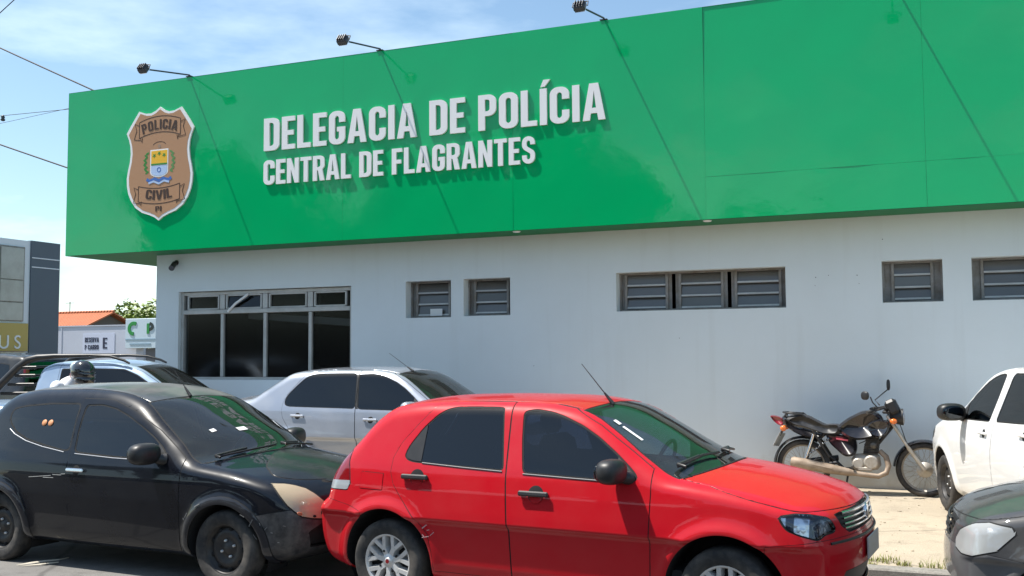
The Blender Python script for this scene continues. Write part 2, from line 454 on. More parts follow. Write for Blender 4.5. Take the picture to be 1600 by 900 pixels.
# ------------------------------------------------------------------ car shapes (metres; x forward from the rear axle, z up)
SIDE_W = [(.15, .69), (.22, .745), (.30, .765), (.45, .780), (.572, .792), (.600, .826), (.66, .820), (.80, .802), (.90, .782), (.945, .768), (.99, .752), (1.40, .598), (1.5, .56), (2.2, .4)]
FRONT = [(.9, 1.416), (1.25, 1.402), (1.50, 1.355), (1.75, 1.245), (2.02, 1.10), (2.22, 1.005), (2.36, .985), (2.6, .943), (2.82, .885), (2.97, .825), (3.035, .765), (3.055, .68), (3.075, .59), (3.075, .48), (3.045, .34), (2.99, .23), (2.88, .19), (2.0, .175), (.5, .175)]
HATCH = dict(hubs=(0, 2.373), hubz=.285, R=.365, af=.22, ar=.035, crown=.055, k=.085, w=SIDE_W,
    plan=[(-1.2, -.15), (-.66, -.06), (-.3, -.02), (.1, 0), (2.2, 0), (2.7, -.03), (3.16, -.11), (4, -.3)],
    sil=[(-.595, .26), (-.645, .36), (-.665, .50), (-.655, .60), (-.625, .655), (-.575, .70), (-.562, .78), (-.535, .90), (-.475, 1.00), (-.345, 1.14), (-.20, 1.29), (-.085, 1.360), (.05, 1.388), (.45, 1.413)]+FRONT+[(-.45, .20)])
HATCH['wsig'] = .007
HATCH['ws'] = (1.0, 1.372); HATCH['rw'] = (1.02, 1.345, -.7, .3)
FGLASS = [(1.0, 1.325), (1.09, 1.338), (1.2, 1.325), (1.293, 1.30), (1.437, 1.243), (1.562, 1.173), (1.686, 1.085), (1.78, 1.01), (1.84, .955), (1.83, .925), (1.70, .922), (1.4, .93), (1.07, .94), (1.055, .96), (1.02, 1.15)]
RGLASS = [(.128, 1.02), (.156, 1.085), (.239, 1.2), (.334, 1.287), (.403, 1.327), (.478, 1.342), (.65, 1.346), (.835, 1.346), (.845, 1.33), (.875, 1.15), (.908, .965), (.90, .948), (.7, .955), (.4, .965), (.2, .975), (.145, .99)]
FDOOR = [(.905, 1.385), (1.15, 1.385), (1.35, 1.35), (1.55, 1.25), (1.75, 1.12), (1.93, 1.0), (1.935, .85), (1.925, .55), (1.91, .25), (.97, .25), (.965, .6), (.94, .9)]
RDOOR = [(.90, 1.385), (.45, 1.385), (.31, 1.355), (.19, 1.225), (.083, 1.1), (.033, .996), (.03, .9), (.061, .82), (.125, .741), (.24, .62), (.345, .50), (.37, .38), (.38, .25), (.965, .25), (.96, .6), (.935, .9)]
HOOD = [(2.262, 1.3), (2.262, .945), (2.45, .915), (2.7, .855), (2.95, .80), (3.03, .785), (3.10, .775), (3.4, .775), (3.4, 1.3)]
HEAD = [(1.922, .755), (1.932, .775), (2.05, .79), (2.17, .785), (2.36, .757), (2.41, .72), (2.435, .685), (2.40, .672), (2.29, .668), (2.2, .642), (2.05, .67), (1.96, .697)]
# feature: (label, kind, outline, gap, labels it may cut, keep sides apart, smooth outline)
HATCH['feats'] = [
    ('windscreen', 'ws', None, .006, ('body',), 0, 0), ('rear_window', 'rw', None, .006, ('body',), 0, 0),
    ('roof', 'roof', .515, .003, ('body',), 0, 0), ('hood', 'xside', HOOD, .003, ('body',), 0, 0), ('cowl', 'xsideW', [(1.9, .90), (2.262, .90), (2.262, 1.1), (1.9, 1.1)], 0, ('body',), 0, 0),
    ('front_door', 'side', FDOOR, .0028, ('body',), 1, 0), ('rear_door', 'side', RDOOR, .0028, ('body',), 1, 0),
    ('front_glass', 'side', FGLASS, .006, ('front_door',), 1, 1), ('mirror_sail', 'side', [(1.68, .88), (2.0, .88), (2.0, 1.05), (1.71, 1.10)], 0, ('front_glass',), 1, 0),
    ('rear_glass', 'side', RGLASS, .006, ('rear_door',), 1, 1), ('quarter_panel', 'side', [(0, .9), (.268, .9), (.268, 1.4), (0, 1.4)], 0, ('rear_glass',), 1, 0),
    ('headlight', 'diag', HEAD, .005, ('body', 'hood'), 1, 1),
    ('tail_light', 'rdiag', [(.12, .755), (.44, .755), (.46, .80), (.42, .90), (.34, 1.02), (.22, 1.06), (.12, .95)], .003, ('body',), 1, 0),
    ('reverse_lens', 'rdiag', [(.1, .70), (.6, .70), (.6, .825), (.1, .815)], 0, ('tail_light',), 1, 0),
    ('grille', 'front', [(0, .66), (.40, .655), (.47, .70), (.50, .765), (.40, .775), (0, .785)], .003, ('body', 'hood'), 0, 0),
    ('lower_grille', 'front', [(0, .30), (.45, .30), (.52, .36), (.47, .44), (0, .45)], .003, ('body',), 0, 0),
    ('front_bumper', 'side0', [(2.60, .1), (3.6, .1), (3.6, .655), (2.9, .635), (2.62, .60), (2.60, .5)], .0015, ('body',), 0, 0),
    ('rear_bumper', 'side0', [(-1.6, .1), (-.2, .1), (-.2, .62), (-.33, .655), (-.5, .685), (-1.6, .69)], .0015, ('body',), 0, 0),
]
RED = dict(HATCH); RED['feats'] = HATCH['feats']+[('fuel_flap', 'sideR', [(-.23, .775), (-.03, .772), (-.03, .885), (-.22, .89)], .0018, ('body',), 0, 0)]
KA = dict(hubs=(0, 2.452), hubz=.285, R=.335, af=.24, ar=.12, crown=.066, k=.092, flare=.03, flw=.055, trim=.055,
    w=[(.15, .66), (.22, .745), (.30, .775), (.45, .797), (.60, .812), (.75, .81), (.84, .795), (.93, .765), (1.0, .738), (1.2, .664), (1.4, .57), (1.5, .50), (2.2, .3)],
    plan=[(-1.2, -.22), (-.66, -.09), (-.3, -.02), (.1, 0), (2.2, 0), (2.7, -.035), (3.16, -.13), (4, -.3)],
    sil=[(-.60, .25), (-.66, .36), (-.68, .5), (-.665, .64), (-.625, .78), (-.56, .95), (-.475, 1.13), (-.36, 1.295), (-.22, 1.40), (0, 1.45), (.4, 1.476), (.85, 1.475), (1.2, 1.437), (1.46, 1.372), (1.75, 1.245), (2.05, 1.10), (2.3, .965), (2.45, .935), (2.7, .885), (2.9, .82), (3.05, .74), (3.13, .65), (3.165, .55), (3.15, .40), (3.08, .26), (2.95, .2), (2, .185), (.5, .185), (-.45, .21)],
    ws=(.955, 1.372), rw=(1.02, 1.33, -.9, .2))
KA['feats'] = [
    ('windscreen', 'ws', None, .006, ('body',), 0, 0), ('rear_window', 'rw', None, .006, ('body',), 0, 0),
    ('roof', 'roof', .50, .003, ('body',), 0, 0), ('hood', 'xside', [(2.37, 1.3), (2.37, .95), (2.5, .915), (2.75, .845), (3.0, .77), (3.05, .74), (3.4, .74), (3.4, 1.3)], .0035, ('body',), 0, 0),
    ('cowl', 'xsideW', [(2.0, .88), (2.37, .88), (2.37, 1.05), (2.0, 1.05)], 0, ('body',), 0, 0),
    ('front_door', 'side', [(.76, 1.365), (1.1, 1.36), (1.4, 1.27), (1.7, 1.13), (1.9, 1.01), (2.02, .93), (2.035, .85), (2.03, .5), (2.02, .24), (.86, .24), (.83, .6), (.81, .93)], .003, ('body',), 1, 0),
    ('front_glass', 'side', [(.82, 1.31), (.996, 1.316), (1.17, 1.288), (1.342, 1.232), (1.52, 1.155), (1.668, 1.082), (1.79, 1.006), (1.86, .945), (1.83, .918), (1.6, .915), (1.3, .92), (.9, .938), (.855, .95), (.83, 1.1)], .006, ('front_door',), 1, 1),
    ('mirror_sail', 'side', [(1.72, .88), (2.0, .88), (2.0, 1.05), (1.75, 1.06)], 0, ('front_glass',), 1, 0),
    ('rear_glass', 'side', [(-.04, 1.27), (.1, 1.295), (.4, 1.318), (.73, 1.322), (.75, 1.3), (.77, 1.1), (.79, .955), (.74, .947), (.469, .985), (.25, 1.025), (.085, 1.08), (-.02, 1.15), (-.06, 1.21)], .006, ('body',), 1, 1),
    ('headlight', 'diag', [(2.13, .775), (2.268, .768), (2.367, .755), (2.485, .729), (2.575, .69), (2.661, .641), (2.715, .60), (2.705, .547), (2.66, .50), (2.548, .511), (2.425, .534), (2.346, .575), (2.27, .622), (2.19, .70)], .006, ('body', 'hood'), 1, 0),
    ('tail_light', 'rdiag', [(.1, .72), (.42, .74), (.44, .9), (.36, .98), (.14, .98)], .003, ('body',), 1, 0),
    ('front_bumper', 'side0', [(2.66, .1), (3.6, .1), (3.6, .70), (3.05, .60), (2.85, .57), (2.70, .54), (2.66, .4)], .003, ('body',), 0, 0),
    ('rear_bumper', 'side0', [(-1.6, .1), (-.25, .1), (-.27, .62), (-.5, .65), (-1.6, .66)], .0015, ('body',), 0, 0),
    ('lower_grille', 'front', [(0, .30), (.5, .30), (.55, .42), (.4, .5), (0, .5)], .003, ('front_bumper', 'body'), 0, 0),
]
SEDAN = dict(HATCH); SEDAN['rw'] = (1.085, 1.355, -.85, .35)
SEDAN['sil'] = [(-1.06, .27), (-1.12, .4), (-1.14, .55), (-1.12, .72), (-1.09, .88), (-1.04, 1.0), (-.97, 1.045), (-.80, 1.06), (-.64, 1.085), (-.47, 1.175), (-.27, 1.29), (-.10, 1.372), (.08, 1.395), (.45, 1.413)]+FRONT+[(-.45, .19), (-.95, .22)]
SEDAN['plan'] = [(-1.6, -.2), (-1.14, -.09), (-.6, -.03), (0, 0), (2.2, 0), (2.7, -.03), (3.16, -.11), (4, -.3)]
SEDAN['feats'] = [f for f in HATCH['feats'] if f[0] not in ('tail_light', 'reverse_lens', 'rear_glass', 'quarter_panel', 'front_glass', 'rear_bumper')]
SEDAN['feats'].insert(6, ('front_glass', 'side', [(.90, 1.332), (1.09, 1.338), (1.2, 1.325), (1.293, 1.30), (1.437, 1.243), (1.562, 1.173), (1.686, 1.085), (1.78, 1.01), (1.84, .955), (1.83, .925), (1.70, .922), (1.4, .93), (1.0, .935), (.965, .95), (.93, 1.15)], .004, ('front_door',), 1, 1))
SEDAN['feats'] = [(n_, k_, ([(a-.14 if a < .4 else a, b) for a, b in p_] if n_ == 'rear_door' else p_), g_, l_, s_, c_) for n_, k_, p_, g_, l_, s_, c_ in SEDAN['feats']]
SEDAN['feats'] += [
    ('rear_glass', 'side', [(-.085, 1.02), (-.06, 1.085), (.05, 1.2), (.16, 1.295), (.25, 1.33), (.38, 1.342), (.65, 1.346), (.872, 1.346), (.93, .94), (.7, .945), (.3, .95), (-.02, .955), (-.075, .975)], .004, ('rear_door',), 1, 2),
    ('pillar_trim', 'side', [(.872, 1.337), (.90, 1.337), (.965, .94), (.93, .94)], .001, ('front_door', 'rear_door'), 1, 0),
    ('tail_light', 'rdiag', [(-.40, .72), (-.12, .72), (-.10, .95), (-.40, .99)], .003, ('body',), 1, 0),
    ('rear_bumper', 'side0', [(-1.6, .1), (-.25, .1), (-.27, .62), (-1.6, .66)], .0015, ('body',), 0, 0)]
def rescale(sp, fx, fz):
    q = dict(sp); S2 = lambda L_: [(a*fx, b*fz) for a, b in L_]
    q['sil'] = S2(sp['sil']); q['w'] = [(a*fz, b) for a, b in sp['w']]; q['plan'] = [(a*fx, b) for a, b in sp['plan']]
    q['hubs'] = tuple(h_*fx for h_ in sp['hubs']); q['ws'] = tuple(v*fz for v in sp['ws']); q['rw'] = (sp['rw'][0]*fz, sp['rw'][1]*fz, sp['rw'][2]*fx, sp['rw'][3]*fx)
    q['feats'] = [(n_, k_, [((a*fx if 'side' in k_ else a*fx+(fx-1)*.0), b*fz) for a, b in p_] if isinstance(p_, list) else p_, g_, l_, s_, c_) for n_, k_, p_, g_, l_, s_, c_ in sp['feats']]
    return q
SMOOTHW = dict(HATCH); SMOOTHW['w'] = [(.15, .69), (.22, .75), (.30, .777), (.45, .80), (.60, .811), (.70, .812)]+[p for p in SIDE_W if p[0] > .75]; SMOOTHW['wsig'] = .03
WHITEC = rescale(SMOOTHW, 1.05, 1.055)
PICK = dict(hubs=(0, 2.70), hubz=.30, R=.38, af=.22, ar=.03, crown=.05, k=.08,
    w=[(.15, .70), (.3, .79), (.6, .825), (.8, .82), (1.0, .79), (1.06, .775), (1.5, .60), (1.6, .56), (2.2, .4)], plan=[(-1.6, -.05), (0, 0), (2.4, 0), (3.0, -.04), (3.5, -.14), (4, -.3)],
    sil=[(-.93, .4), (-.96, .6), (-.96, .9), (-.94, 1.02), (-.88, 1.045), (-.4, 1.05), (.2, 1.05), (.55, 1.055), (.645, 1.09), (.675, 1.2), (.70, 1.40), (.74, 1.53), (.84, 1.582), (1.1, 1.60), (1.5, 1.59), (1.78, 1.525), (2.05, 1.39), (2.35, 1.21), (2.56, 1.085), (2.75, 1.055), (3.1, .98), (3.32, .88), (3.42, .72), (3.45, .5), (3.38, .3), (3.2, .22), (2, .2), (0, .2), (-.8, .25)],
    ws=(1.08, 1.545), rw=(1.15, 1.5, .4, .80))
PICK['feats'] = [('windscreen', 'ws', None, .006, ('body',), 0, 0), ('rear_window', 'rw', None, .006, ('body',), 0, 0),
    ('hood', 'xside', [(2.6, 1.4), (2.6, 1.05), (3.0, .95), (3.4, .85), (3.6, .85), (3.6, 1.4)], .003, ('body',), 0, 0),
    ('front_door', 'side', [(1.0, 1.545), (1.5, 1.53), (1.75, 1.45), (2.0, 1.3), (2.2, 1.12), (2.21, .9), (2.2, .26), (1.0, .26)], .003, ('body',), 1, 0),
    ('front_glass', 'side', [(1.03, 1.49), (1.3, 1.495), (1.5, 1.48), (1.7, 1.40), (1.9, 1.28), (2.05, 1.16), (2.12, 1.06), (2.05, 1.035), (1.6, 1.045), (1.06, 1.05), (1.035, 1.1)], .006, ('front_door',), 1, 1),
    ('headlight', 'diag', [(2.2, .75), (2.25, .85), (2.6, .84), (2.75, .78), (2.6, .7), (2.4, .69)], .004, ('body', 'hood'), 1, 1)]
def stretch(L_, x0, d): return [(a+d if a > x0 else a, b) for a, b in L_]
PICK['sil'] = stretch(PICK['sil'], 1.3, .42); PICK['plan'] = stretch(PICK['plan'], 1.3, .42); PICK['hubs'] = (0, 3.0)
PICK['feats'] = [(n_, k_, (stretch(p_, 1.35, .42) if isinstance(p_, list) else p_), g_, l_, s_, c_) for n_, k_, p_, g_, l_, s_, c_ in PICK['feats']]
SUVC = dict(hubs=(0, 2.65), hubz=.34, R=.41, af=.2, ar=.10, crown=.05, k=.09,
    w=[(.2, .75), (.4, .86), (.8, .88), (1.05, .86), (1.12, .83), (1.6, .66), (1.8, .58), (2.3, .4)], plan=[(-1.6, -.1), (-.8, -.05), (0, 0), (2.4, 0), (3.0, -.04), (3.5, -.14), (4, -.3)],
    sil=[(-.75, .4), (-.82, .6), (-.82, .9), (-.78, 1.15), (-.68, 1.45), (-.58, 1.68), (-.5, 1.74), (-.2, 1.78), (.5, 1.82), (1.2, 1.80), (1.6, 1.70), (2.0, 1.45), (2.35, 1.2), (2.55, 1.12), (3.0, 1.07), (3.3, .95), (3.42, .75), (3.42, .5), (3.3, .32), (2, .28), (0, .28), (-.6, .3)],
    ws=(1.15, 1.74), rw=(1.2, 1.66, -1.0, .1))
SUVC['feats'] = [('windscreen', 'ws', None, .006, ('body',), 0, 0), ('rear_window', 'rw', None, .006, ('body',), 0, 0),
    ('side_glass', 'side', [(-.3, 1.25), (-.2, 1.58), (.4, 1.65), (1.3, 1.63), (1.7, 1.45), (2.0, 1.18), (1.5, 1.15), (0, 1.16)], .006, ('body',), 1, 1),
    ('tail_light', 'rdiag', [(-.1, 1.42), (.1, 1.42), (.1, 1.52), (-.0, 1.52)], .003, ('body',), 1, 0)]
# ------------------------------------------------------------------ ground, road, yard
def ground_mat(name, c1, c2, c3, sc, agg, cracks=0, rough=.9):
    m = bpy.data.materials.new(name); m.use_nodes = True; N, L = m.node_tree.nodes, m.node_tree.links; b = N['Principled BSDF']; b.inputs['Roughness'].default_value = rough
    tc = N.new('ShaderNodeTexCoord')
    def noise(s, d=8, r=.6):
        n = N.new('ShaderNodeTexNoise'); n.inputs['Scale'].default_value = s; n.inputs['Detail'].default_value = d; n.inputs['Roughness'].default_value = r; L.new(tc.outputs['Object'], n.inputs['Vector']); return n
    def ramp(n, a, b_):
        r = N.new('ShaderNodeValToRGB'); r.color_ramp.elements[0].position = a; r.color_ramp.elements[1].position = b_; L.new(n.outputs[0], r.inputs[0]); return r
    def mix(f, a, b_):
        x = N.new('ShaderNodeMixRGB')
        if isinstance(f, float): x.inputs[0].default_value = f
        else: L.new(f, x.inputs[0])
        for i, q in ((1, a), (2, b_)):
            if isinstance(q, tuple): x.inputs[i].default_value = (*q, 1)
            else: L.new(q, x.inputs[i])
        return x.outputs[0]
    o = mix(ramp(noise(sc), .35, .65).outputs[0], c1, c2)
    o = mix(ramp(noise(sc*3.7, 6), .52, .7).outputs[0], o, c3)
    fine = noise(agg, 3, .8); fr = ramp(fine, .3, .7)
    x = N.new('ShaderNodeMixRGB'); x.blend_type = 'MULTIPLY'; x.inputs[0].default_value = .45; L.new(o, x.inputs[1]); L.new(fr.outputs[0], x.inputs[2]); o = x.outputs[0]
    if cracks:
        v = N.new('ShaderNodeTexVoronoi'); v.feature = 'DISTANCE_TO_EDGE'; v.inputs['Scale'].default_value = cracks
        w = noise(2.2, 4); ad = N.new('ShaderNodeMixRGB'); ad.inputs[0].default_value = .12; L.new(tc.outputs['Object'], ad.inputs[1]); L.new(w.outputs['Color'], ad.inputs[2]); L.new(ad.outputs[0], v.inputs['Vector'])
        r = N.new('ShaderNodeValToRGB'); r.color_ramp.elements[0].position = .004; r.color_ramp.elements[1].position = .014; L.new(v.outputs['Distance'], r.inputs[0])
        iv = N.new('ShaderNodeMath'); iv.operation = 'MULTIPLY_ADD'; iv.inputs[1].default_value = -.55; iv.inputs[2].default_value = .55; L.new(r.outputs[0], iv.inputs[0])
        o = mix(iv.outputs[0], o, tuple(q*.35 for q in c3))
    L.new(o, b.inputs['Base Color'])
    bp = N.new('ShaderNodeBump'); bp.inputs['Strength'].default_value = .5; bp.inputs['Distance'].default_value = .008; L.new(fine.outputs[0], bp.inputs['Height']); L.new(bp.outputs[0], b.inputs['Normal'])
    return m
ASPHALT = ground_mat('asphalt', (.20, .192, .182), (.25, .24, .225), (.14, .132, .125), .8, 160, .45)
DARKASPH = ground_mat('low_bounce_asphalt', (.06, .058, .056), (.075, .072, .068), (.045, .043, .042), .8, 160, .45)  # unseen lane darkened to throw less bounce light on the car doors
YARD = ground_mat('dusty_concrete', (.55, .465, .35), (.47, .395, .295), (.40, .335, .25), 1.1, 90, .55)
EARTH = ground_mat('dry_earth', (.22, .17, .11), (.16, .14, .08), (.12, .12, .06), .25, 30)
CONC = ground_mat('kerb_concrete', (.36, .34, .30), (.28, .26, .23), (.20, .185, .16), 3, 60)
def sheet(name, x0, x1, y0, y1, z, m, n=1):
    o = mesh_obj(name, [(x0, y0, z), (x1, y0, z), (x1, y1, z), (x0, y1, z)], [(0, 1, 2, 3)], m); return tag(o, kind='structure')
sheet('ground', -600, 600, -600, 600, -.06, EARTH)
sheet('road', -80, 80, -9, 8.16, 0.0, DARKASPH)
sheet('parking_lane', -80, 80, 5.55, 8.155, .004, ASPHALT)
sheet('side_road', -24.0, -13.3, 8.16, 80, -.004, ASPHALT)
sheet('far_pavement', -80, 80, -14, -9, .06, CONC)
q = MB(); q.box((-1.0, 10.48, .03), (24.4, 4.64, .12)); tag(q.build('yard', [YARD]), kind='structure')
q = MB()
x = -13.2
while x < 11:
    q.box((x+.49, 8.16-.06+rng.uniform(-.006, .006), .035+rng.uniform(-.006, .004)), (.972, .16, .14), bev=.012); x += .98
tag(q.build('kerb', [CONC]), kind='structure')
# loose grit and small stones on the yard
STONE = mat('grit', (.46, .39, .29), .9, noise=(12, .8, (.28, .23, .17)))
q = MB()
for _ in range(420):
    x, y = rng.uniform(-3.5, 1.6), 8.3+3.9*rng.random(); s_ = rng.choice((.003, .004, .006, .009))*rng.uniform(.8, 1.4)
    q.ell((x, y, .090+s_*.3), (s_*1.3, s_, s_*.7), 6, 4, Matrix.Rotation(rng.uniform(0, 3), 3, 'Z'))
tag(q.build('gravel', [STONE]), kind='stuff', label='loose grit and small stones scattered on the dusty yard', cat='gravel')
# grass in the joint behind the kerb, against the wall and by the white car's tyre
GRASS = mat('grass_blades', (.16, .20, .035), .6, noise=(3, .8, (.30, .26, .09)))
gv, gf = [], []
def blade(x, y, z, hgt, w, lean, ang):
    b = len(gv); dx, dy = math.cos(ang), math.sin(ang); px, py = -dy*w, dx*w
    gv.extend([(x-px, y-py, z), (x+px, y+py, z), (x+px*.7+dx*lean*.4, y+py*.7+dy*lean*.4, z+hgt*.55), (x-px*.7+dx*lean*.4, y-py*.7+dy*lean*.4, z+hgt*.55), (x+dx*lean, y+dy*lean, z+hgt*(1-.25*lean/hgt))])
    gf.extend([(b, b+1, b+2, b+3), (b+3, b+2, b+4)])
def tuft(cx, cy, rad, n, hm, z=.088):
    for _ in range(n):
        a = rng.uniform(0, 6.28); r_ = rad*math.sqrt(rng.random()); hg = hm*rng.uniform(.35, 1)
        blade(cx+r_*math.cos(a), cy+r_*math.sin(a)*.8, z, hg, rng.uniform(.002, .005), hg*rng.uniform(.2, .9), rng.uniform(0, 6.28))
for i in range(46): tuft(-1.1+i*.062+rng.uniform(-.08, .08), 8.27+rng.uniform(-.07, .16)+(.12 if rng.random() < .2 else 0), rng.uniform(.03, .13), rng.choice((12, 30, 60)), rng.uniform(.03, .12))
for i in range(14): tuft(rng.uniform(.20, .75), rng.uniform(9.9, 10.9), rng.uniform(.05, .12), 60, rng.uniform(.06, .13))
for i in range(7): tuft(rng.uniform(-1.6, -.6), rng.uniform(11.6, 12.0), rng.uniform(.03, .08), 18, .05)
for i in range(0): tuft(rng.uniform(-1.2, 1.2), rng.uniform(8.5, 9.6), rng.uniform(.04, .09), 46, .09)
tag(mesh_obj('grass', gv, gf, GRASS), kind='stuff', label='sparse grass along the kerb and yard joints', cat='grass')
# ------------------------------------------------------------------ the police station
WALL = mat('painted_wall', (.70, .755, .775), .75, noise=(.7, .4, (.62, .665, .665)), bump=(55, .25, .004))
def weather_wall():
    N, L = WALL.node_tree.nodes, WALL.node_tree.links; b = N['Principled BSDF']; src = b.inputs['Base Color'].links[0].from_socket
    tc = N.new('ShaderNodeTexCoord'); mp = N.new('ShaderNodeMapping'); mp.inputs['Scale'].default_value = (5.5, 5.5, .35); L.new(tc.outputs['Object'], mp.inputs['Vector'])
    n = N.new('ShaderNodeTexNoise'); n.inputs['Scale'].default_value = 1; n.inputs['Detail'].default_value = 6; L.new(mp.outputs[0], n.inputs['Vector'])
    r = N.new('ShaderNodeValToRGB'); r.color_ramp.elements[0].position = .56; r.color_ramp.elements[1].position = .80; L.new(n.outputs['Fac'], r.inputs[0])
    ml = N.new('ShaderNodeMath'); ml.operation = 'MULTIPLY'; ml.inputs[1].default_value = .17; L.new(r.outputs[0], ml.inputs[0])
    m = N.new('ShaderNodeMixRGB'); m.inputs[2].default_value = (.46, .47, .43, 1); L.new(ml.outputs[0], m.inputs['Fac']); L.new(src, m.inputs[1])
    # splashed soil at the foot: ragged, from a height-shifted noise
    sx = N.new('ShaderNodeSeparateXYZ'); L.new(tc.outputs['Object'], sx.inputs[0])
    n2 = N.new('ShaderNodeTexNoise'); n2.inputs['Scale'].default_value = 2.6; n2.inputs['Detail'].default_value = 9; n2.inputs['Roughness'].default_value = .7; L.new(tc.outputs['Object'], n2.inputs['Vector'])
    ad = N.new('ShaderNodeMath'); ad.operation = 'MULTIPLY_ADD'; ad.inputs[1].default_value = -1.1; L.new(n2.outputs['Fac'], ad.inputs[0]); L.new(sx.outputs['Z'], ad.inputs[2])
    mr = N.new('ShaderNodeMapRange'); mr.inputs['From Min'].default_value = -.12; mr.inputs['From Max'].default_value = -.42; mr.inputs['To Min'].default_value = 0; mr.inputs['To Max'].default_value = .5; L.new(ad.outputs[0], mr.inputs['Value'])
    m2 = N.new('ShaderNodeMixRGB'); m2.inputs[2].default_value = (.42, .36, .27, 1); L.new(mr.outputs[0], m2.inputs['Fac']); L.new(m.outputs[0], m2.inputs[1]); L.new(m2.outputs[0], b.inputs['Base Color'])
weather_wall()
GREEN = mat('green_panel', (.001, .39, .125), .045, spec=.5, bump=(.8, .07, .12), noise=(1.3, .35, (.003, .35, .125), .09))
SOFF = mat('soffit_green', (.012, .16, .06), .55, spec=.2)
WHITE = mat('white_acrylic', (.80, .80, .80), .35)
FRAME = mat('window_frame_paint', (.50, .50, .48), .5, .2, noise=(5, .5, (.30, .29, .26)))
LOUVF = mat('louvre_steel', (.27, .265, .255), .55, .2, noise=(8, .8, (.17, .14, .105)))
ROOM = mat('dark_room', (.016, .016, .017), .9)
LOUVG = glass('louvre_glass', (.20, .21, .21), .25, .8, (.13, .13, .122))
PANE = glass('window_pane', (.30, .32, .32), .15, .1, (.008, .008, .008), .55)
station = empty('police_station', (-2, 12.8, 0))
tag(station, 'white police station with a long glossy green sign fascia over its shaded wall', 'police station')
SO = Vector(station.location)
class SB(MB):
    def build(s, name, mats, parent=None, smooth=None):
        par = parent or station; off = SO
        s.v = [(v[0]-off.x, v[1]-off.y, v[2]-off.z) for v in s.v]
        return MB.build(s, name, mats, par, smooth)
YW, XL, XR, ZT = 12.8, -11.37, 9.0, 3.36
openings = [(-10.92, -7.76, 1.35, 2.73, .10), (-6.86, -6.14, 2.235, 2.76, .20), (-5.945, -5.24, 2.245, 2.765, .20), (-3.73, -1.56, 2.26, 2.77, .20), (-.44, .23, 2.29, 2.79, .20), (.54, 1.25, 2.29, 2.79, .20)]
q = SB()
xs = sorted({XL, XR}|{o[0] for o in openings}|{o[1] for o in openings}); zs = sorted({.05, ZT}|{o[2] for o in openings}|{o[3] for o in openings})
for a, b in zip(xs, xs[1:]):
    for c, d in zip(zs, zs[1:]):
        if any(o[0] <= a and b <= o[1] and o[2] <= c and d <= o[3] for o in openings): continue
        q.add([(a, YW, c), (b, YW, c), (b, YW, d), (a, YW, d)], [(0, 1, 2, 3)])
for x0, x1, z0, z1, dp in openings:
    D = YW+.24
    q.add([(x0, YW, z0), (x1, YW, z0), (x1, YW, z1), (x0, YW, z1), (x0, D, z0), (x1, D, z0), (x1, D, z1), (x0, D, z1)], [(0, 4, 5, 1), (1, 5, 6, 2), (2, 6, 7, 3), (3, 7, 4, 0)])
q.add([(XL, YW, .05), (XL, 24, .05), (XL, 24, ZT), (XL, YW, ZT)], [(0, 3, 2, 1)])
q.add([(XR, YW, .05), (XR, 24, .05), (XR, 24, ZT), (XR, YW, ZT)], [(0, 1, 2, 3)])
q.add([(XL, 24, .05), (XR, 24, .05), (XR, 24, ZT), (XL, 24, ZT)], [(3, 2, 1, 0)])
q.build('wall', [WALL])
q = SB(); q.add([(XL, YW+.01, ZT), (XR, YW+.01, ZT), (XR, 24, ZT), (XL, 24, ZT)], [(0, 1, 2, 3)]); q.build('roof', [CONC])
# dark room behind the windows
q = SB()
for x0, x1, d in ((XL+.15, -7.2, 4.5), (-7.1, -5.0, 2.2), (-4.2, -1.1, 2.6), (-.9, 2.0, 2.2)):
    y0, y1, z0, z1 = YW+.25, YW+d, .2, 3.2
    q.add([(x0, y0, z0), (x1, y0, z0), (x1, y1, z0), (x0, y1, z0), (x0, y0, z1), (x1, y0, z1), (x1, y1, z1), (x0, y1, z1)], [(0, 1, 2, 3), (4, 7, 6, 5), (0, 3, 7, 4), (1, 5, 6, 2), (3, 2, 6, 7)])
q.build('room', [ROOM])
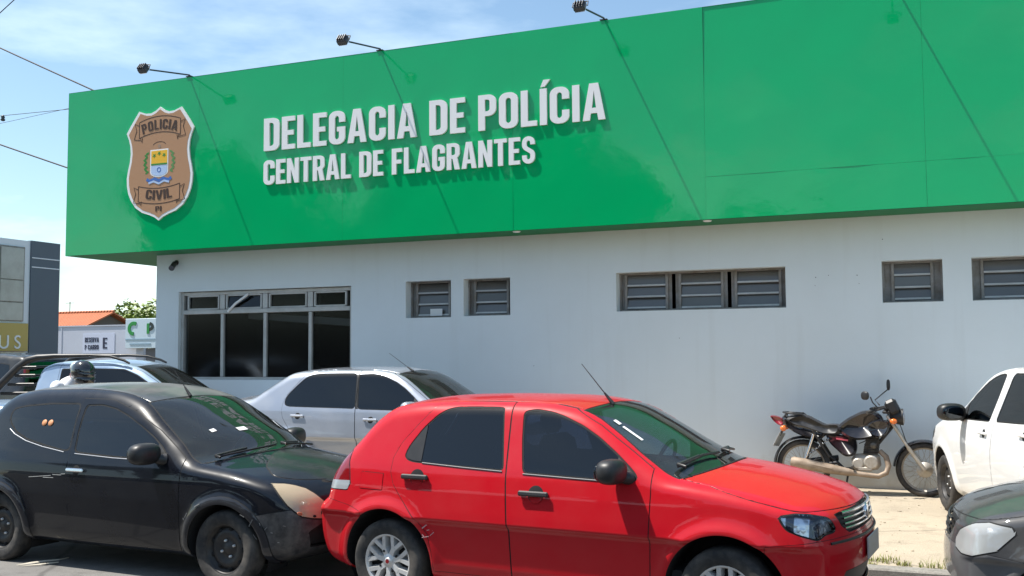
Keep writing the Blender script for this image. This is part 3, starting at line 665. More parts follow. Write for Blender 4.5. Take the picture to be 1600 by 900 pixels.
# big window by the corner: four bays, top lights over tall panes
x0, x1, z0, z1, dp = openings[0]; yf = YW+.09
q = SB(); w = .055
for xx in (x0+w/2, x1-w/2): q.box((xx, yf, (z0+z1)/2), (w, .07, z1-z0-.004), bev=.004)
mull = [-10.121, -9.322, -8.509]
for zz in (z0+.02, z1-.035): q.box(((x0+x1)/2, yf, zz), (x1-x0-2*w-.002, .066, .05 if zz > 2 else .036), bev=.004)
q.box(((x0+x1)/2, yf-.002, 2.405), (x1-x0-2*w-.002, .075, .065), bev=.004)
for xx in mull:
    q.box((xx, yf, (z0+.04+2.37)/2), (.055, .062, 2.37-z0-.045), bev=.004); q.box((xx, yf, (2.44+z1-.062)/2), (.09, .062, z1-.062-2.442), bev=.004)
big = q.build('window', [FRAME]); big['label'] = 'four bay window with top lights near the building corner'
edges = [x0+w]+mull+[x1-w]
for k, (a, b) in enumerate(zip(edges, edges[1:])):
    q = SB(); a2, b2 = a+.028, b-.028
    q.add([(a2, yf+.012, z0+.04), (b2, yf+.012, z0+.04), (b2, yf+.012, 2.37), (a2, yf+.012, 2.37)], [(0, 1, 2, 3)])
    o = q.build('pane', [PANE], station); o.parent = big
    q = SB(); m_ = .05
    for xx in (a2+m_, b2-m_): q.box((xx, yf, 2.555), (.028, .05, .215), bev=.003)
    for zz in (2.452, 2.657): q.box(((a2+b2)/2, yf, zz), (b2-a2-2*m_-.03, .05, .026), bev=.003)
    o = q.build('top_light', [FRAME], station); o.parent = big
    q = SB(); t = -.008 if k != 1 else .02
    q.add([(a2+m_+.014, yf-.0-t, 2.466), (b2-m_-.014, yf-.0-t, 2.466), (b2-m_-.014, yf+.012, 2.642), (a2+m_+.014, yf+.012, 2.642)], [(0, 1, 2, 3)])
    o = q.build('pane', [PANE], station); o.parent = big
q = SB(); q.tube([(-10.0, yf-.045, 2.40), (-9.85, yf-.06, 2.52), (-9.62, yf-.05, 2.66)], .02, 6); o = q.build('stay_bar', [WHITE], station); o.parent = big
# added white bar, made up for the pale streak across the right-hand panes
q = SB(); q.box((-8.80, YW+.20, 2.27), (1.85, .04, .11), Matrix.Rotation(R(4.5), 3, 'Y'), bev=.01); q.build('streak_bar', [WHITE])
# louvred windows
def louvre(x0, x1, z0, z1, bays, lab, inset):
    yf = YW+.19; q = SB()
    W_ = (x1-x0)
    q.box((x0+.012, yf, (z0+z1)/2), (.022, .05, z1-z0-.004)); q.box((x1-.012, yf, (z0+z1)/2), (.022, .05, z1-z0-.004))
    q.box(((x0+x1)/2, yf, z0+.014), (W_-.048, .05, .024)); q.box(((x0+x1)/2, yf, z1-.014), (W_-.048, .05, .024))
    bw = W_/bays; slats = []
    for k in range(bays):
        a, b = x0+k*bw, x0+(k+1)*bw
        for s_, e in ((1, a), (-1, b)):
            q.box((e+s_*(inset+.016), yf-.004, (z0+z1)/2), (.034, .055, z1-z0-.054), bev=.003)
            if inset > .05: q.add([(e+s_*.024, yf+.01, z0+.028), (e+s_*inset, yf+.01, z0+.028), (e+s_*inset, yf+.01, z1-.028), (e+s_*.024, yf+.01, z1-.028)], [(0, 1, 2, 3)])
        nsl = 3; hs = (z1-z0-.06)/nsl
        for j in range(nsl):
            zc = z0+.03+hs*(j+.5); til = R(15+rng.uniform(-9, 9))
            slats.append((a+inset+.034, b-inset-.034, zc, hs, til))
            q.box(((a+b)/2, yf-.012-.45*hs*math.sin(til)*.5, zc-hs*.5*math.cos(til)+.012), (b-a-2*inset-.07, .016, .022), Matrix.Rotation(-til, 3, 'X'), m=1)
    fr = q.build('window', [LOUVF, FRAME]); fr['label'] = lab
    for a, b, zc, hs, til in slats:
        g = SB(); dy, dz = hs*.53*math.sin(til), hs*.53*math.cos(til)
        g.add([(a, yf-dy, zc-dz), (b, yf-dy, zc-dz), (b, yf+dy*.6, zc+dz), (a, yf+dy*.6, zc+dz)], [(0, 1, 2, 3)])
        o = g.build('louvre', [LOUVG], station); o.parent = fr
    return fr
w1 = louvre(*openings[1][:4], 1, 'small louvred window with a paper notice, nearest the four bay window', .085)
louvre(*openings[2][:4], 1, 'small louvred window beside the one with a paper notice', .085)
louvre(*openings[3][:4], 3, 'wide rusty louvred window of three bays', .07)
louvre(*openings[4][:4], 1, 'small louvred window above the motorcycle', .10)
louvre(*openings[5][:4], 1, 'small louvred window above the white car, cut by the picture edge', .10)
q = SB(); q.box((-6.44, YW+.14, 2.315), (.19, .004, .10)); o = q.build('paper_notice', [mat('paper', (.7, .7, .68), .7)], station); o.parent = w1
# sign fascia: composite panels, each a little dished and out of line
YF, FL, FR_, FB, FT = 12.25, -12.74, 8.8, 3.335, 5.99
q = SB(); seams = [FL, -10.11, -7.575, -4.965, -2.415, .085, 2.6, 5.1, 7.6, FR_]
prg = random.Random(5)
for k, (a, b) in enumerate(zip(seams, seams[1:])):
    rows = [(FB, FT)] if k < 4 else [(FB, 3.86), (3.86, FT)]
    for z0, z1 in rows:
        nx_, nz_ = 30, max(6, int((z1-z0)/.09)); g = .0009
        tx, tz = (prg.uniform(-.0022, .0022), prg.uniform(-.003, .005)+(.010 if k >= 4 else 0)) if z0 == FB else (tx, tz*1.15)
        ph = [prg.uniform(0, 6.28) for _ in range(6)]; am = prg.uniform(.6, 1.2)
        V = []
        for i in range(nx_+1):
            for j in range(nz_+1):
                u, v = i/nx_, j/nz_; X = a+g+(b-a-2*g)*u; Z = z0+g+(z1-z0-2*g)*v
                v = (Z-FB)/(FT-FB)
                bul = .007*am*(math.sin(math.pi*u)*math.sin(math.pi*v))+.0016*math.sin(5*X+ph[0]+1.5*Z)*math.sin(3.1*Z+ph[1])+.0011*math.sin(9*X*.7+ph[2])*math.sin(6*Z+ph[3]+X)
                edge = min(u, 1-u, v, 1-v)
                V.append((X, YF-bul*min(1, edge*9)+tx*(u-.5)+tz*(v-.5), Z))
        q.add(V, [(i*(nz_+1)+j, (i+1)*(nz_+1)+j, (i+1)*(nz_+1)+j+1, i*(nz_+1)+j+1) for i in range(nx_) for j in range(nz_)], 0, True)
yb = YF+.012
q.add([(FL+.003, yb, FB+.002), (FR_, yb, FB+.002), (FR_, yb, FT-.002), (FL+.003, yb, FT-.002)], [(0, 1, 2, 3)], 1)                       # dark joint behind
q.add([(FL, YF, FB), (FL, YF, FT), (FL, 22, FT), (FL, 22, FB)], [(0, 1, 2, 3)], 0)              # left return
q.add([(FL, YF, FT), (FR_, YF, FT), (FR_, YF+.35, FT+.002), (FL, YF+.35, FT+.002)], [(0, 1, 2, 3)], 0)
q.add([(FL+.35, YF+.35, ZT), (FL+.35, YF+.35, FT), (FR_, YF+.35, FT), (FR_, YF+.35, ZT)], [(0, 1, 2, 3)], 1)
fascia = q.build('sign_fascia', [GREEN, mat('panel_joint_green', (.004, .10, .035), .6)])
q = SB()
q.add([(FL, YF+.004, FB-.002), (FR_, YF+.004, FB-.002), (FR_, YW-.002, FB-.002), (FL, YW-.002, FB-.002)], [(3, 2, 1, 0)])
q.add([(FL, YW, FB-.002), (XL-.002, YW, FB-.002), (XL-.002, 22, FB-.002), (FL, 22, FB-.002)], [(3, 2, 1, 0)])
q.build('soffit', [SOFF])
for px_ in (-4.95, -2.42): 
    q = SB(); q.lathe([(0, 0), (.045, 0), (.055, .012)], 18, axis_m((px_, 12.33, FB-.016), (0, 0, 1))); q.build('downlight', [WHITE])
# --- raised letters
def rr(x0, y0, x1, y1, r, n=6, corners='abcd'):
    """rounded box, ccw from bottom right; a=BR b=TR c=TL d=BL"""
    out = []
    for key, cx, cy, a0, px, py in (('a', x1-r, y0+r, -90, x1, y0), ('b', x1-r, y1-r, 0, x1, y1), ('c', x0+r, y1-r, 90, x0, y1), ('d', x0+r, y0+r, 180, x0, y0)):
        if key in corners: out += [(cx+r*math.cos(R(a0+90*i/n)), cy+r*math.sin(R(a0+90*i/n))) for i in range(n+1)]
        else: out.append((px, py))
    return out
def arc(cx, cy, r, a0, a1, n=7, ry=None): return [(cx+r*math.cos(R(a0+(a1-a0)*i/n)), cy+(ry or r)*math.sin(R(a0+(a1-a0)*i/n))) for i in range(n+1)]
def stroke(P, s):
    n = len(P); Lf, Rt = [], []
    for i in range(n):
        a, b = Vector(P[max(i-1, 0)]), Vector(P[min(i+1, n-1)]); d = (b-a).normalized(); nn = Vector((-d.y, d.x))*s/2
        Lf.append((P[i][0]+nn.x, P[i][1]+nn.y)); Rt.append((P[i][0]-nn.x, P[i][1]-nn.y))
    return Lf+Rt[::-1]
S = .168; H2 = .145
def glyphs():
    g = {}
    r, ri = .2, .085
    w = .47
    g['D'] = (w, [rr(0, 0, w, 1, r, corners='ab'), rr(S, H2, w-S, 1-H2, ri, corners='ab')])
    g['O'] = (w, [rr(0, 0, w, 1, r), rr(S, H2, w-S, 1-H2, ri)])
    g['I'] = (S, [[(0, 0), (S, 0), (S, 1), (0, 1)]])
    g['Í'] = (S, [[(0, 0), (S, 0), (S, 1), (0, 1)], [(.02, 1.05), (.12, 1.05), (.25, 1.24), (.09, 1.24)]])
    e = .39
    g['E'] = (e, [[(0, 0), (e, 0), (e, H2), (S, H2), (S, .43), (e-.04, .43), (e-.04, .575), (S, .575), (S, 1-H2), (e, 1-H2), (e, 1), (0, 1)]])
    g['F'] = (e, [[(0, 0), (S, 0), (S, .41), (e-.04, .41), (e-.04, .56), (S, .56), (S, 1-H2), (e, 1-H2), (e, 1), (0, 1)]])
    g['L'] = (e, [[(0, 0), (e, 0), (e, H2), (S, H2), (S, 1), (0, 1)]])
    t = .44
    g['T'] = (t, [[(t/2-S/2, 0), (t/2+S/2, 0), (t/2+S/2, 1-H2), (t, 1-H2), (t, 1), (0, 1), (0, 1-H2), (t/2-S/2, 1-H2)]])
    w = .46
    outer = [(w, .66)]+arc(w-r, 1-r, r, 0, 90)+arc(r, 1-r, r, 90, 180)+arc(r, r, r, 180, 270)+arc(w-r, r, r, 270, 360)
    inner = arc(w-S-ri, H2+ri, ri, 0, -90)+arc(S+ri, H2+ri, ri, 270, 180)+arc(S+ri, 1-H2-ri, ri, 180, 90)+arc(w-S-ri, 1-H2-ri, ri, 90, 0)
    g['C'] = (w, [outer+[(w, .36), (w-S, .36)]+inner+[(w-S, .66)]])
    g['G'] = (w, [outer+[(w, .52), (w*.5, .52), (w*.5, .385), (w-S, .385)]+inner+[(w-S, .66)]])
    w = .45; pr = .19
    g['P'] = (w, [[(0, 0), (S, 0), (S, .40)]+arc(w-pr, .40+pr, pr, -90, 0)+arc(w-pr, 1-pr, pr, 0, 90)+[(0, 1)], rr(S, .40+.135, w-S*.95, 1-H2+.01, .07, corners='ab')])
    w = .47
    g['R'] = (w, [[(0, 0), (S, 0), (S, .415), (.215, .415), (w-S*1.02-.005, 0), (w, 0), (w-.085, .445)]+arc(w-pr, .43+pr, pr, -55, 0)+arc(w-pr, 1-pr, pr, 0, 90)+[(0, 1)], rr(S, .42+.13, w-S*.95, 1-H2+.01, .07, corners='ab')])
    w = .53
    g['A'] = (w, [[(0, 0), (S*.98, 0), (S*.98+.026, .19), (w-S*.98-.026, .19), (w-S*.98, 0), (w, 0), (w/2+.105, 1), (w/2-.105, 1)], [(S+.047, .335), (w-S-.047, .335), (w/2, .80)]])
    g['V'] = (w, [[(w/2-.1, 0), (w/2+.1, 0), (w, 1), (w-S, 1), (w/2, .28), (S, 1), (0, 1)]])
    w = .49
    g['N'] = (w, [[(0, 0), (.165, 0), (.165, .56), (w-.165, 0), (w, 0), (w, 1), (w-.165, 1), (w-.165, .44), (.165, 1), (0, 1)]])
    w = .44; h = S/2*.93; a = w/2-h
    P = [(w-h, .70)]+arc(w/2, 1-.075-.16, a, 0, 180, 10, .16)+arc(w/2, .70, a, 185, 235, 4, .17)+arc(w/2, .32, a, 55, 0, 4, .15)+arc(w/2, .075+.16, a, 0, -180, 10, .16)+[(h, .31)]
    g['S'] = (w, [stroke(P, S*.93)])
    return g
GL = glyphs()
def advance(tx, sp=.075, space=.19): return sum((space if c == ' ' else GL[c][0])+sp for c in tx)-sp
def lettering(tx, x0, x1, z0, hgt, slope, y, depth, m, parent, name='letter', off=Vector((0, 0, 0)), lab=True):
    sx = (x1-x0)/advance(tx); x = x0
    words = 0
    for c in tx:
        if c == ' ': x += (.19+.075)*sx; continue
        w, sp_ = GL[c]
        M = Matrix.Translation(Vector((x, y-depth, z0+slope*(x-x0)))-off) @ Matrix.Rotation(R(90), 4, 'X') @ Matrix.Diagonal((sx, hgt, 1, 1))
        o = curve_fill(name, [[(a, b) for a, b in p] for p in sp_], depth, M, m, parent)
        x += (w+.075)*sx
lettering('DELEGACIA DE POLÍCIA', -8.905, -3.672, 4.715, .482, -.004, YF-.006, .013, WHITE, fascia, off=SO)
lettering('CENTRAL DE FLAGRANTES', -8.905, -4.640, 4.212, .362, -.002, YF-.006, .013, WHITE, fascia, off=SO)
# --- the shield
BROWN = mat('badge_tan', (.42, .225, .115), .5); INK = mat('badge_ink', (.045, .02, .012), .6)
half = [(0, 1.0), (.13, .968), (.27, .95), (.42, .952), (.63, .978), (.76, .915), (.89, .85), (1.0, .79), (.93, .735), (.885, .68), (.865, .61), (.89, .53), (.94, .46), (.975, .39), (.965, .32), (.925, .255), (.84, .19), (.70, .125), (.50, .078), (.27, .052), (.12, .03), (0, 0)]
EX, EZ, EW, EH = -10.84, 3.80, .655, 1.775
def shield(sc): 
    P = [(u*EW, (v-.5)*EH) for u, v in half]; P = P+[(-a, b) for a, b in P[-2:0:-1]]
    if sc:
        n = len(P); out = []
        for i in range(n):
            d = Vector(P[(i+1) % n])-Vector(P[i-1]); d.normalize(); out.append((P[i][0]-d.y*sc*-1*-1, P[i][1]+d.x*sc*-1*-1)) if False else out.append((P[i][0]+(-d.y)*(-sc)*-1, P[i][1]+d.x*(-sc)*-1))
        return out
    return P
ME = Matrix.Translation(Vector((EX, YF-.016, EZ+EH/2))-SO) @ Matrix.Rotation(R(90), 4, 'X')
def lay(k): return Matrix.Translation((0, 0, .012+.0025*k))
badge = curve_fill('badge', [shield(0)], .012, ME, WHITE, station)
def sarea(P): return sum(P[i][0]*P[(i+1) % len(P)][1]-P[(i+1) % len(P)][0]*P[i][1] for i in range(len(P)))
f1, f2 = [(u*.93, v*.955) for u, v in shield(0)], None
curve_fill('badge_field', [f1], .001, ME @ lay(.6), BROWN, badge)
def bridge(cz, up, wd, hh, bend):
    """curved ribbon outline strokes and ends"""
    top = [(wd*t, cz+hh/2+bend*(1-t*t)) for t in [i/8-1 for i in range(17)]]; bot = [(a, b-hh) for a, b in top]
    L_ = [stroke(top, .012), stroke(bot, .012), stroke([top[0], bot[0]], .012), stroke([top[-1], bot[-1]], .012)]
    for s_ in (-1, 1):
        e = Vector((s_*wd, cz-up*hh*.1)); 
        L_.append(stroke([(s_*wd*.93, cz-hh/2-.0), (s_*wd*.86, cz-hh*.78), (s_*wd*.84, cz-hh*.5)], .011))
        L_.append(stroke([(s_*wd, cz+hh*.28), (s_*wd*1.22, cz+hh*.45), (s_*wd*1.13, cz), (s_*wd*1.25, cz-hh*.55), (s_*wd*.93, cz-hh*.62)], .011))
    return L_
for cz, bend, hh, wd in ((.545, .07, .25, .40), (-.455, -.05, .24, .40)):
    for i, p in enumerate(bridge(cz, 1, wd, hh, bend)):
        if sarea(p) == 0: continue
        curve_fill('ribbon_line', [p], .0008, ME @ lay(1.3+.12*i), INK, badge)
def badge_text(tx, cx, cz, wid, hgt, bend):
    sx = wid/advance(tx); x = -wid/2
    for c in tx:
        w = GL[c][0]; xm = (x+w*sx/2)/(wid/2)
        M = ME @ lay(2.3) @ Matrix.Translation((cx+x+w*sx/2, cz+bend*(1-xm*xm), 0)) @ Matrix.Rotation(-2*bend*xm/(wid/2)*.8, 4, 'Z') @ Matrix.Translation((-w*sx/2, 0, 0)) @ Matrix.Diagonal((sx, hgt, 1, 1))
        curve_fill('letter', GL[c][1], .0008, M, INK, badge)
        x += (w+.075)*sx
badge_text('POLICIA', 0, .475, .66, .155, .06); badge_text('CIVIL', 0, -.535, .52, .15, -.03); badge_text('PI', 0, -.745, .12, .08, 0)
def bm(nm, c): return mat(nm, c, .5)
def flat(nm, polys, k, m):
    return curve_fill(nm, polys, .0008, ME @ lay(k), m, badge)
flat('arms_shield', [[(-.175, .22), (.175, .22), (.175, -.13)]+arc(0, -.13, .175, 0, -180, 10, .085)], 1.3, WHITE)
flat('arms_field', [[(-.155, .20), (.155, .20), (.155, -.02), (-.155, -.02)]], 2.0, bm('badge_yellow', (.80, .45, .02)))
flat('arms_field', [[(-.155, -.035), (.155, -.035), (.155, -.125)]+arc(0, -.125, .155, 0, -180, 10, .07)], 2.0, bm('badge_pale_blue', (.42, .55, .78)))
LEAFG = bm('badge_green', (.03, .22, .03))
for dx, dz in ((-.095, .125), (0, .155), (.095, .125)):
    flat('arms_star', [[((.038 if i % 2 else .016)*math.cos(R(36*i+90))+dx, (.038 if i % 2 else .016)*math.sin(R(36*i+90))+dz) for i in range(10)]], 2.7, LEAFG)
flat('arms_band', [[(-.155, .0), (.155, .0), (.155, -.025), (-.155, -.025)]], 2.9, LEAFG)
flat('arms_ring', [arc(0, -.10, .04, 0, 342, 18), arc(0, -.10, .027, 0, 342, 18)], 2.7, bm('badge_blue', (.05, .14, .42)))
for s_ in (-1, 1):
    for i in range(9):
        zz = -.13+i*.037; xx = s_*(.235+.035*math.sin(i*.4)); 
        flat('laurel_leaf', [[(xx+.035*math.cos(t)*1.0+s_*.01*(i % 2), zz+.018*math.sin(t)+.5*s_*.03*math.cos(t)*(1 if i % 2 else -1)) for t in [2*math.pi*j/8 for j in range(8)]]], 1.4+.1*(i % 3), LEAFG if s_ < 0 else bm('badge_pale_green', (.10, .25, .07)))
flat('arms_scroll', [stroke([(-.24, -.235), (-.18, -.265), (-.08, -.235), (0, -.27), (.08, -.235), (.18, -.265), (.24, -.235)], .05)], 2.1, bm('badge_blue', (.05, .14, .42)))
flat('arms_scroll', [stroke([(-.20, -.30), (-.10, -.275), (0, -.315), (.10, -.275), (.20, -.30)], .03)], 2.6, bm('badge_pale_blue', (.42, .55, .78)))
flat('arms_arch', [stroke(arc(0, .27, .13, 20, 160, 8, .07), .008)], 1.35, INK)
flat('arms_crest', [arc(0, .27, .03, 0, 330, 12)], 1.5, bm('badge_grey', (.33, .22, .15)))
# --- floodlights on arms
LAMPM = mat('floodlight_body', (.05, .05, .055), .4, .3); ARMM = mat('arm_steel', (.06, .06, .065), .5, .4); LG = glass('lamp_glass', (.6, .65, .7))
def floodlight(x, lab):
    t = empty('floodlight', (x, YF+.05, FT)); tag(t, lab, 'floodlight', 'floodlights on arms along the top of the green sign')
    q = MB(); q.box((0, .02, .012), (.10, .16, .012)); q.tube([(0, .02, .014), (0, -.04, .035), (0, -.97, -.12)], .012, 8); q.build('arm', [ARMM], t)
    Rm = Matrix.Rotation(R(-38), 3, 'X'); c = Vector((0.0, -1.02, -.13)); q = MB()
    q.box(c, (.145, .075, .125), Rm, bev=.015)
    for k in range(4): q.box(c+Rm @ Vector((-.05+.033*k, -.05, 0)), (.006, .03, .11), Rm)
    o = q.build('lamp_housing', [LAMPM], t)
    q = MB(); q.box(c+Rm @ Vector((0, .042, 0)), (.122, .008, .102), Rm); q.build('lamp_lens', [CHROME], o)
    q = MB(); q.tube([c+Vector((-.095, 0, 0)), c+Vector((-.095, .03, .06)), c+Vector((0, .06, .085)), c+Vector((.095, .03, .06)), c+Vector((.095, 0, 0))], .008, 6); q.build('bracket', [ARMM], t)
for x, lab in ((-10.322, 'floodlight on a thin arm above the police badge'), (-6.981, 'floodlight on a thin arm above the word DELEGACIA'), (-3.69, 'floodlight on a thin arm above the end of the word POLÍCIA'), (-.22, 'floodlight arm beyond the top picture edge, casting the rightmost slanting shadow on the sign')): floodlight(x, lab)
q = SB()
for x, z, s_ in ((-1.20, 2.62, .012), (-1.05, 2.64, .010), (-.72, 2.63, .012), (-1.21, 2.52, .008), (-.70, 2.53, .008), (-.42, 3.05, .012), (-4.9, 1.55, .010), (-2.9, 1.9, .009)): q.lathe([(0, .002), (s_*.35, .002), (s_*.5, 0)], 10, axis_m((x, YW-.001, z), (0, -1, 0)))
q.build('screw_hole', [ROOM])
# --- security camera under the soffit
cc = empty('security_camera', (-10.97, 12.8, 3.17)); tag(cc, 'small dark security camera on the white wall under the green sign', 'security camera')
q = MB(); q.lathe([(0, 0), (.04, 0), (.04, .015), (0, .015)], 16, axis_m((0, -.002, .03), (0, -1, 0))); q.tube([(0, -.015, .03), (0, -.06, .03), (0, -.08, .0)], .014, 8); q.build('mount', [BLK], cc)
q = MB(); d = Vector((.35, -.75, -.45)).normalized(); q.tube([Vector((0, -.08, -.02))-d*.07, Vector((0, -.08, -.02))+d*.09], .042, 14); q.tube([Vector((0, -.08, -.02))+d*.0901, Vector((0, -.08, -.02))+d*.11], .046, 14); q.build('camera_body', [LAMPM], cc)
# ------------------------------------------------------------------ car builder (shape field -> cut panels -> one mesh per part)
def feat_field(B, V, kind, poly):
    x, y, z = V.T; ay = np.abs(y); xx, zz = B.warp(x, y, z)
    if kind == 'ws':
        z0, z1 = B.sp['ws']; f = np.maximum.reduce([ay-(B.W(x, z)-.078), z0-zz, zz-z1, 1.0-x]); return f
    if kind == 'rw':
        z0, z1, xa, xb = B.sp['rw']; return np.maximum.reduce([ay-(B.W(x, z)-.10), z0-zz, zz-z1, x-xb, xa-x])
    if kind == 'roof': z0 = B.sp['ws'][1]; return np.maximum.reduce([ay-poly, z0-.12-z, x-1.7])
    if kind == 'ring':
        return np.maximum(np.minimum.reduce([np.hypot(x-h_, z-B.sp['hubz']) for h_ in B.hubs])-poly, .52-ay)
    p = np.array(poly)
    if kind == 'side': return np.maximum(sdf_poly(p, x, z), .38-ay)
    if kind == 'side0': return sdf_poly(p, x, z)
    if kind == 'sideR': return np.maximum(sdf_poly(p, x, z), .38+y)
    if kind == 'xside': return sdf_poly(p, xx, z)
    if kind == 'xsideW': return np.maximum(sdf_poly(p, xx, z), ay-(B.W(x, z)-.085))
    if kind == 'diag': return np.maximum(sdf_poly(p, x-ay, z), 1.6-x)
    if kind == 'rdiag': return np.maximum(sdf_poly(p, x+ay, z), x-.3)
    if kind == 'front': return np.maximum(sdf_poly(p, ay, z), 2.5-x)
    raise ValueError(kind)

PARENT = dict(pillar_trim='front_door', front_glass='front_door', rear_glass='rear_door', mirror_sail='front_door', quarter_panel='rear_door', reverse_lens='tail_light', lower_grille='front_bumper')
GLASSY = ('windscreen', 'rear_window', 'front_glass', 'rear_glass', 'side_glass')
RENAME = dict(front_glass='window', rear_glass='window', side_glass='side_window', front_door='door', rear_door='door')

def build_car(name, sp, paint, loc, rz, mats=None, h=.024, wheel='alloy', cabin=True, skipwheels=False):
    """mats: label -> material overrides"""
    mats = mats or {}
    B = Body(sp); root = empty(name, loc, rz)
    V, T = B.mesh(h); L = np.zeros(len(T), int); names = ['body', 'seam', 'hole', 'under']
    def lid(n_):
        if n_ not in names: names.append(n_)
        return names.index(n_)
    feats = [('hole', 'ring', B.R, 0, ('body',), 0, 0)]
    feats += sp['feats']
    if sp.get('trim'): feats.insert(1, ('arch_trim', 'ring', B.R+sp['trim'], .003, ('body',), 0, 0))
    for fn, kind, poly, gap, allow, sides, smo in feats:
        if kind not in ('ring', 'roof') and poly is None and kind not in ('ws', 'rw'): continue
        if smo: poly = fillet(poly, .05 if smo == 2 else .03)
        al = [names.index(a) for a in allow if a in names]
        me = lid(fn)
        def field(Q, sel):
            # signed distance measured along the surface, only near the outline
            out = np.full(len(Q), 9.0); idx = np.where(sel)[0]
            if kind in ('side', 'side0', 'sideR'):
                p = np.asarray(poly); m_ = .08
                q_ = Q[idx]; k_ = (q_[:, 0] > p[:, 0].min()-m_) & (q_[:, 0] < p[:, 0].max()+m_) & (q_[:, 2] > p[:, 1].min()-m_) & (q_[:, 2] < p[:, 1].max()+m_); idx = idx[k_]
            if len(idx) == 0: return out
            f = feat_field(B, Q[idx], kind, poly)
            if gap and kind in ('xside', 'diag', 'rdiag', 'front', 'rw', 'ws'):
                nr = np.abs(f) < .09; qi = Q[idx][nr]
                if len(qi):
                    n_ = B.normal(qi); g = np.stack([(feat_field(B, qi+e, kind, poly)-feat_field(B, qi-e, kind, poly))/.004 for e in np.eye(3)*.002], 1)
                    g = g-n_*(g*n_).sum(1)[:, None]; f[nr] = f[nr]/np.maximum(np.linalg.norm(g, axis=1), .12)
            out[idx] = f; return out
        for iso in ((-gap, gap) if gap else (0,)):
            tm = np.isin(L, al); sel = np.zeros(len(V), bool); sel[T[tm].ravel()] = True
            f = field(V, sel)-iso
            V, T, L, f2 = split(V, T, L, f, tm)
        ok = np.isin(L, al)
        fc = field(V[T].mean(1), ok)
        L[ok & (fc < -gap)] = me
        if gap: L[ok & (np.abs(fc) <= gap)] = 1
    cen = V[T].mean(1)
    L[(L == 0) & (cen[:, 2] < sp['sil'][0][1]-.02) & (np.abs(cen[:, 1]) < .70)] = 3
    N = B.normal(V)
    sided = {f[0] for f in feats if f[5]}
    defm = dict(body=paint, roof=mats.get('roof', paint), hood=paint, front_door=paint, rear_door=paint, front_bumper=paint, rear_bumper=paint, fuel_flap=paint, seam=SEAM, under=MATTE, windscreen=TGREEN, rear_window=TDARK, front_glass=TDARK, rear_glass=TDARK, side_glass=TDEEP, cowl=BLK, mirror_sail=BLK, quarter_panel=BLK,
                headlight=LENS, pillar_trim=BLK, tail_light=REDL, reverse_lens=WHITEL, grille=BLK, lower_grille=BLK, arch_trim=BLK)
    defm.update(mats)
    depth = dict(seam=.0035, windscreen=.003, rear_window=.003, front_glass=.005, rear_glass=.005, side_glass=.004, grille=.02, lower_grille=.025, cowl=.012, arch_trim=-.008, headlight=.001)
    made = {}
    def emit(label_ids, side, oname, ml, parent, flange=.012, extra=None):
        m = np.isin(L, label_ids)
        if side: m &= (cen[:, 1]*side > 0)
        if not m.any(): return None
        t = T[m]; lt = L[m]
        dv = np.zeros(len(V))
        for li in label_ids: dv[np.unique(t[lt == li])] = max(0, 0) if names[li] not in depth else depth[names[li]]
        # seams: keep the rim on the surface, sink only inner vertices
        u, inv = np.unique(t, return_inverse=True); t2 = inv.reshape(t.shape)
        P = V[u]-N[u]*dv[u][:, None]; Nn = N[u]
        mi = [ml.index(defm[names[l]]) for l in lt]
        if flange:
            E = np.sort(np.concatenate([t2[:, [0, 1]], t2[:, [1, 2]], t2[:, [2, 0]]]), 1)
            ue, c = np.unique(E, axis=0, return_counts=True)
            D = np.concatenate([t2[:, [0, 1]], t2[:, [1, 2]], t2[:, [2, 0]]]); tm = np.tile(np.arange(len(t2)), 3)
            key = {tuple(e) for e in ue[c == 1].tolist()}
            bd = [(a, b, k) for (a, b), k in zip(D.tolist(), tm.tolist()) if (min(a, b), max(a, b)) in key]
            bv = sorted({q for e in bd for q in e[:2]}); mp_ = {q: len(P)+i for i, q in enumerate(bv)}
            P = np.concatenate([P, P[bv]-Nn[bv]*flange]); Nn = np.concatenate([Nn, Nn[bv]])
            F = t2.tolist()+[[b, a, mp_[a], mp_[b]] for a, b, k in bd]; mi = mi+[mi[k] for _, _, k in bd]
        else: F = t2.tolist()
        return mesh_obj(oname, P, F, ml, parent, True, Nn, mi)
    for li, ln in enumerate(names):
        if ln in ('seam', 'hole', 'under'): continue
        if ln == 'arch_trim':
            for hx in B.hubs:
                for sd in (-1, 1):
                    Lk = L.copy(); L[(L == li) & ((cen[:, 1]*sd < 0) | (np.abs(cen[:, 0]-hx) > .8))] = 2
                    emit([li], sd, ln, [defm[ln]], root); L[:] = Lk
            continue
        if ln == 'body':
            ids = [0, 1, 3]; ml = []
            for k in (paint, SEAM, MATTE):
                if k not in ml: ml.append(k)
            made['body'] = emit(ids, 0, 'body', ml, root); continue
        for sd in ((-1, 1) if ln in sided else (0,)):
            pn = PARENT.get(ln); par = made.get((pn, sd)) or made.get((pn, 0)) or (made.get(pn) if pn else None) or root
            o = emit([li], sd, RENAME.get(ln, ln), [defm[ln]], par, 0 if ln in GLASSY else .012)
            if o: made[(ln, sd)] = o
    # dark lining just inside the shell (door cards, pillars, roof lining)
    if cabin:
        m = ~np.isin(names_arr(names)[L], list(GLASSY)+['hole']) & (cen[:, 2] > .5) & (cen[:, 0] > sp['rw'][2]-.1) & (cen[:, 0] < sp['hubs'][1]-.02)
        t = T[m]; u, inv = np.unique(t, return_inverse=True)
        mesh_obj('cabin_lining', V[u]-N[u]*.04, inv.reshape(t.shape)[:, ::-1], TRIM, root, True)
        cabin_parts(root, sp, B)
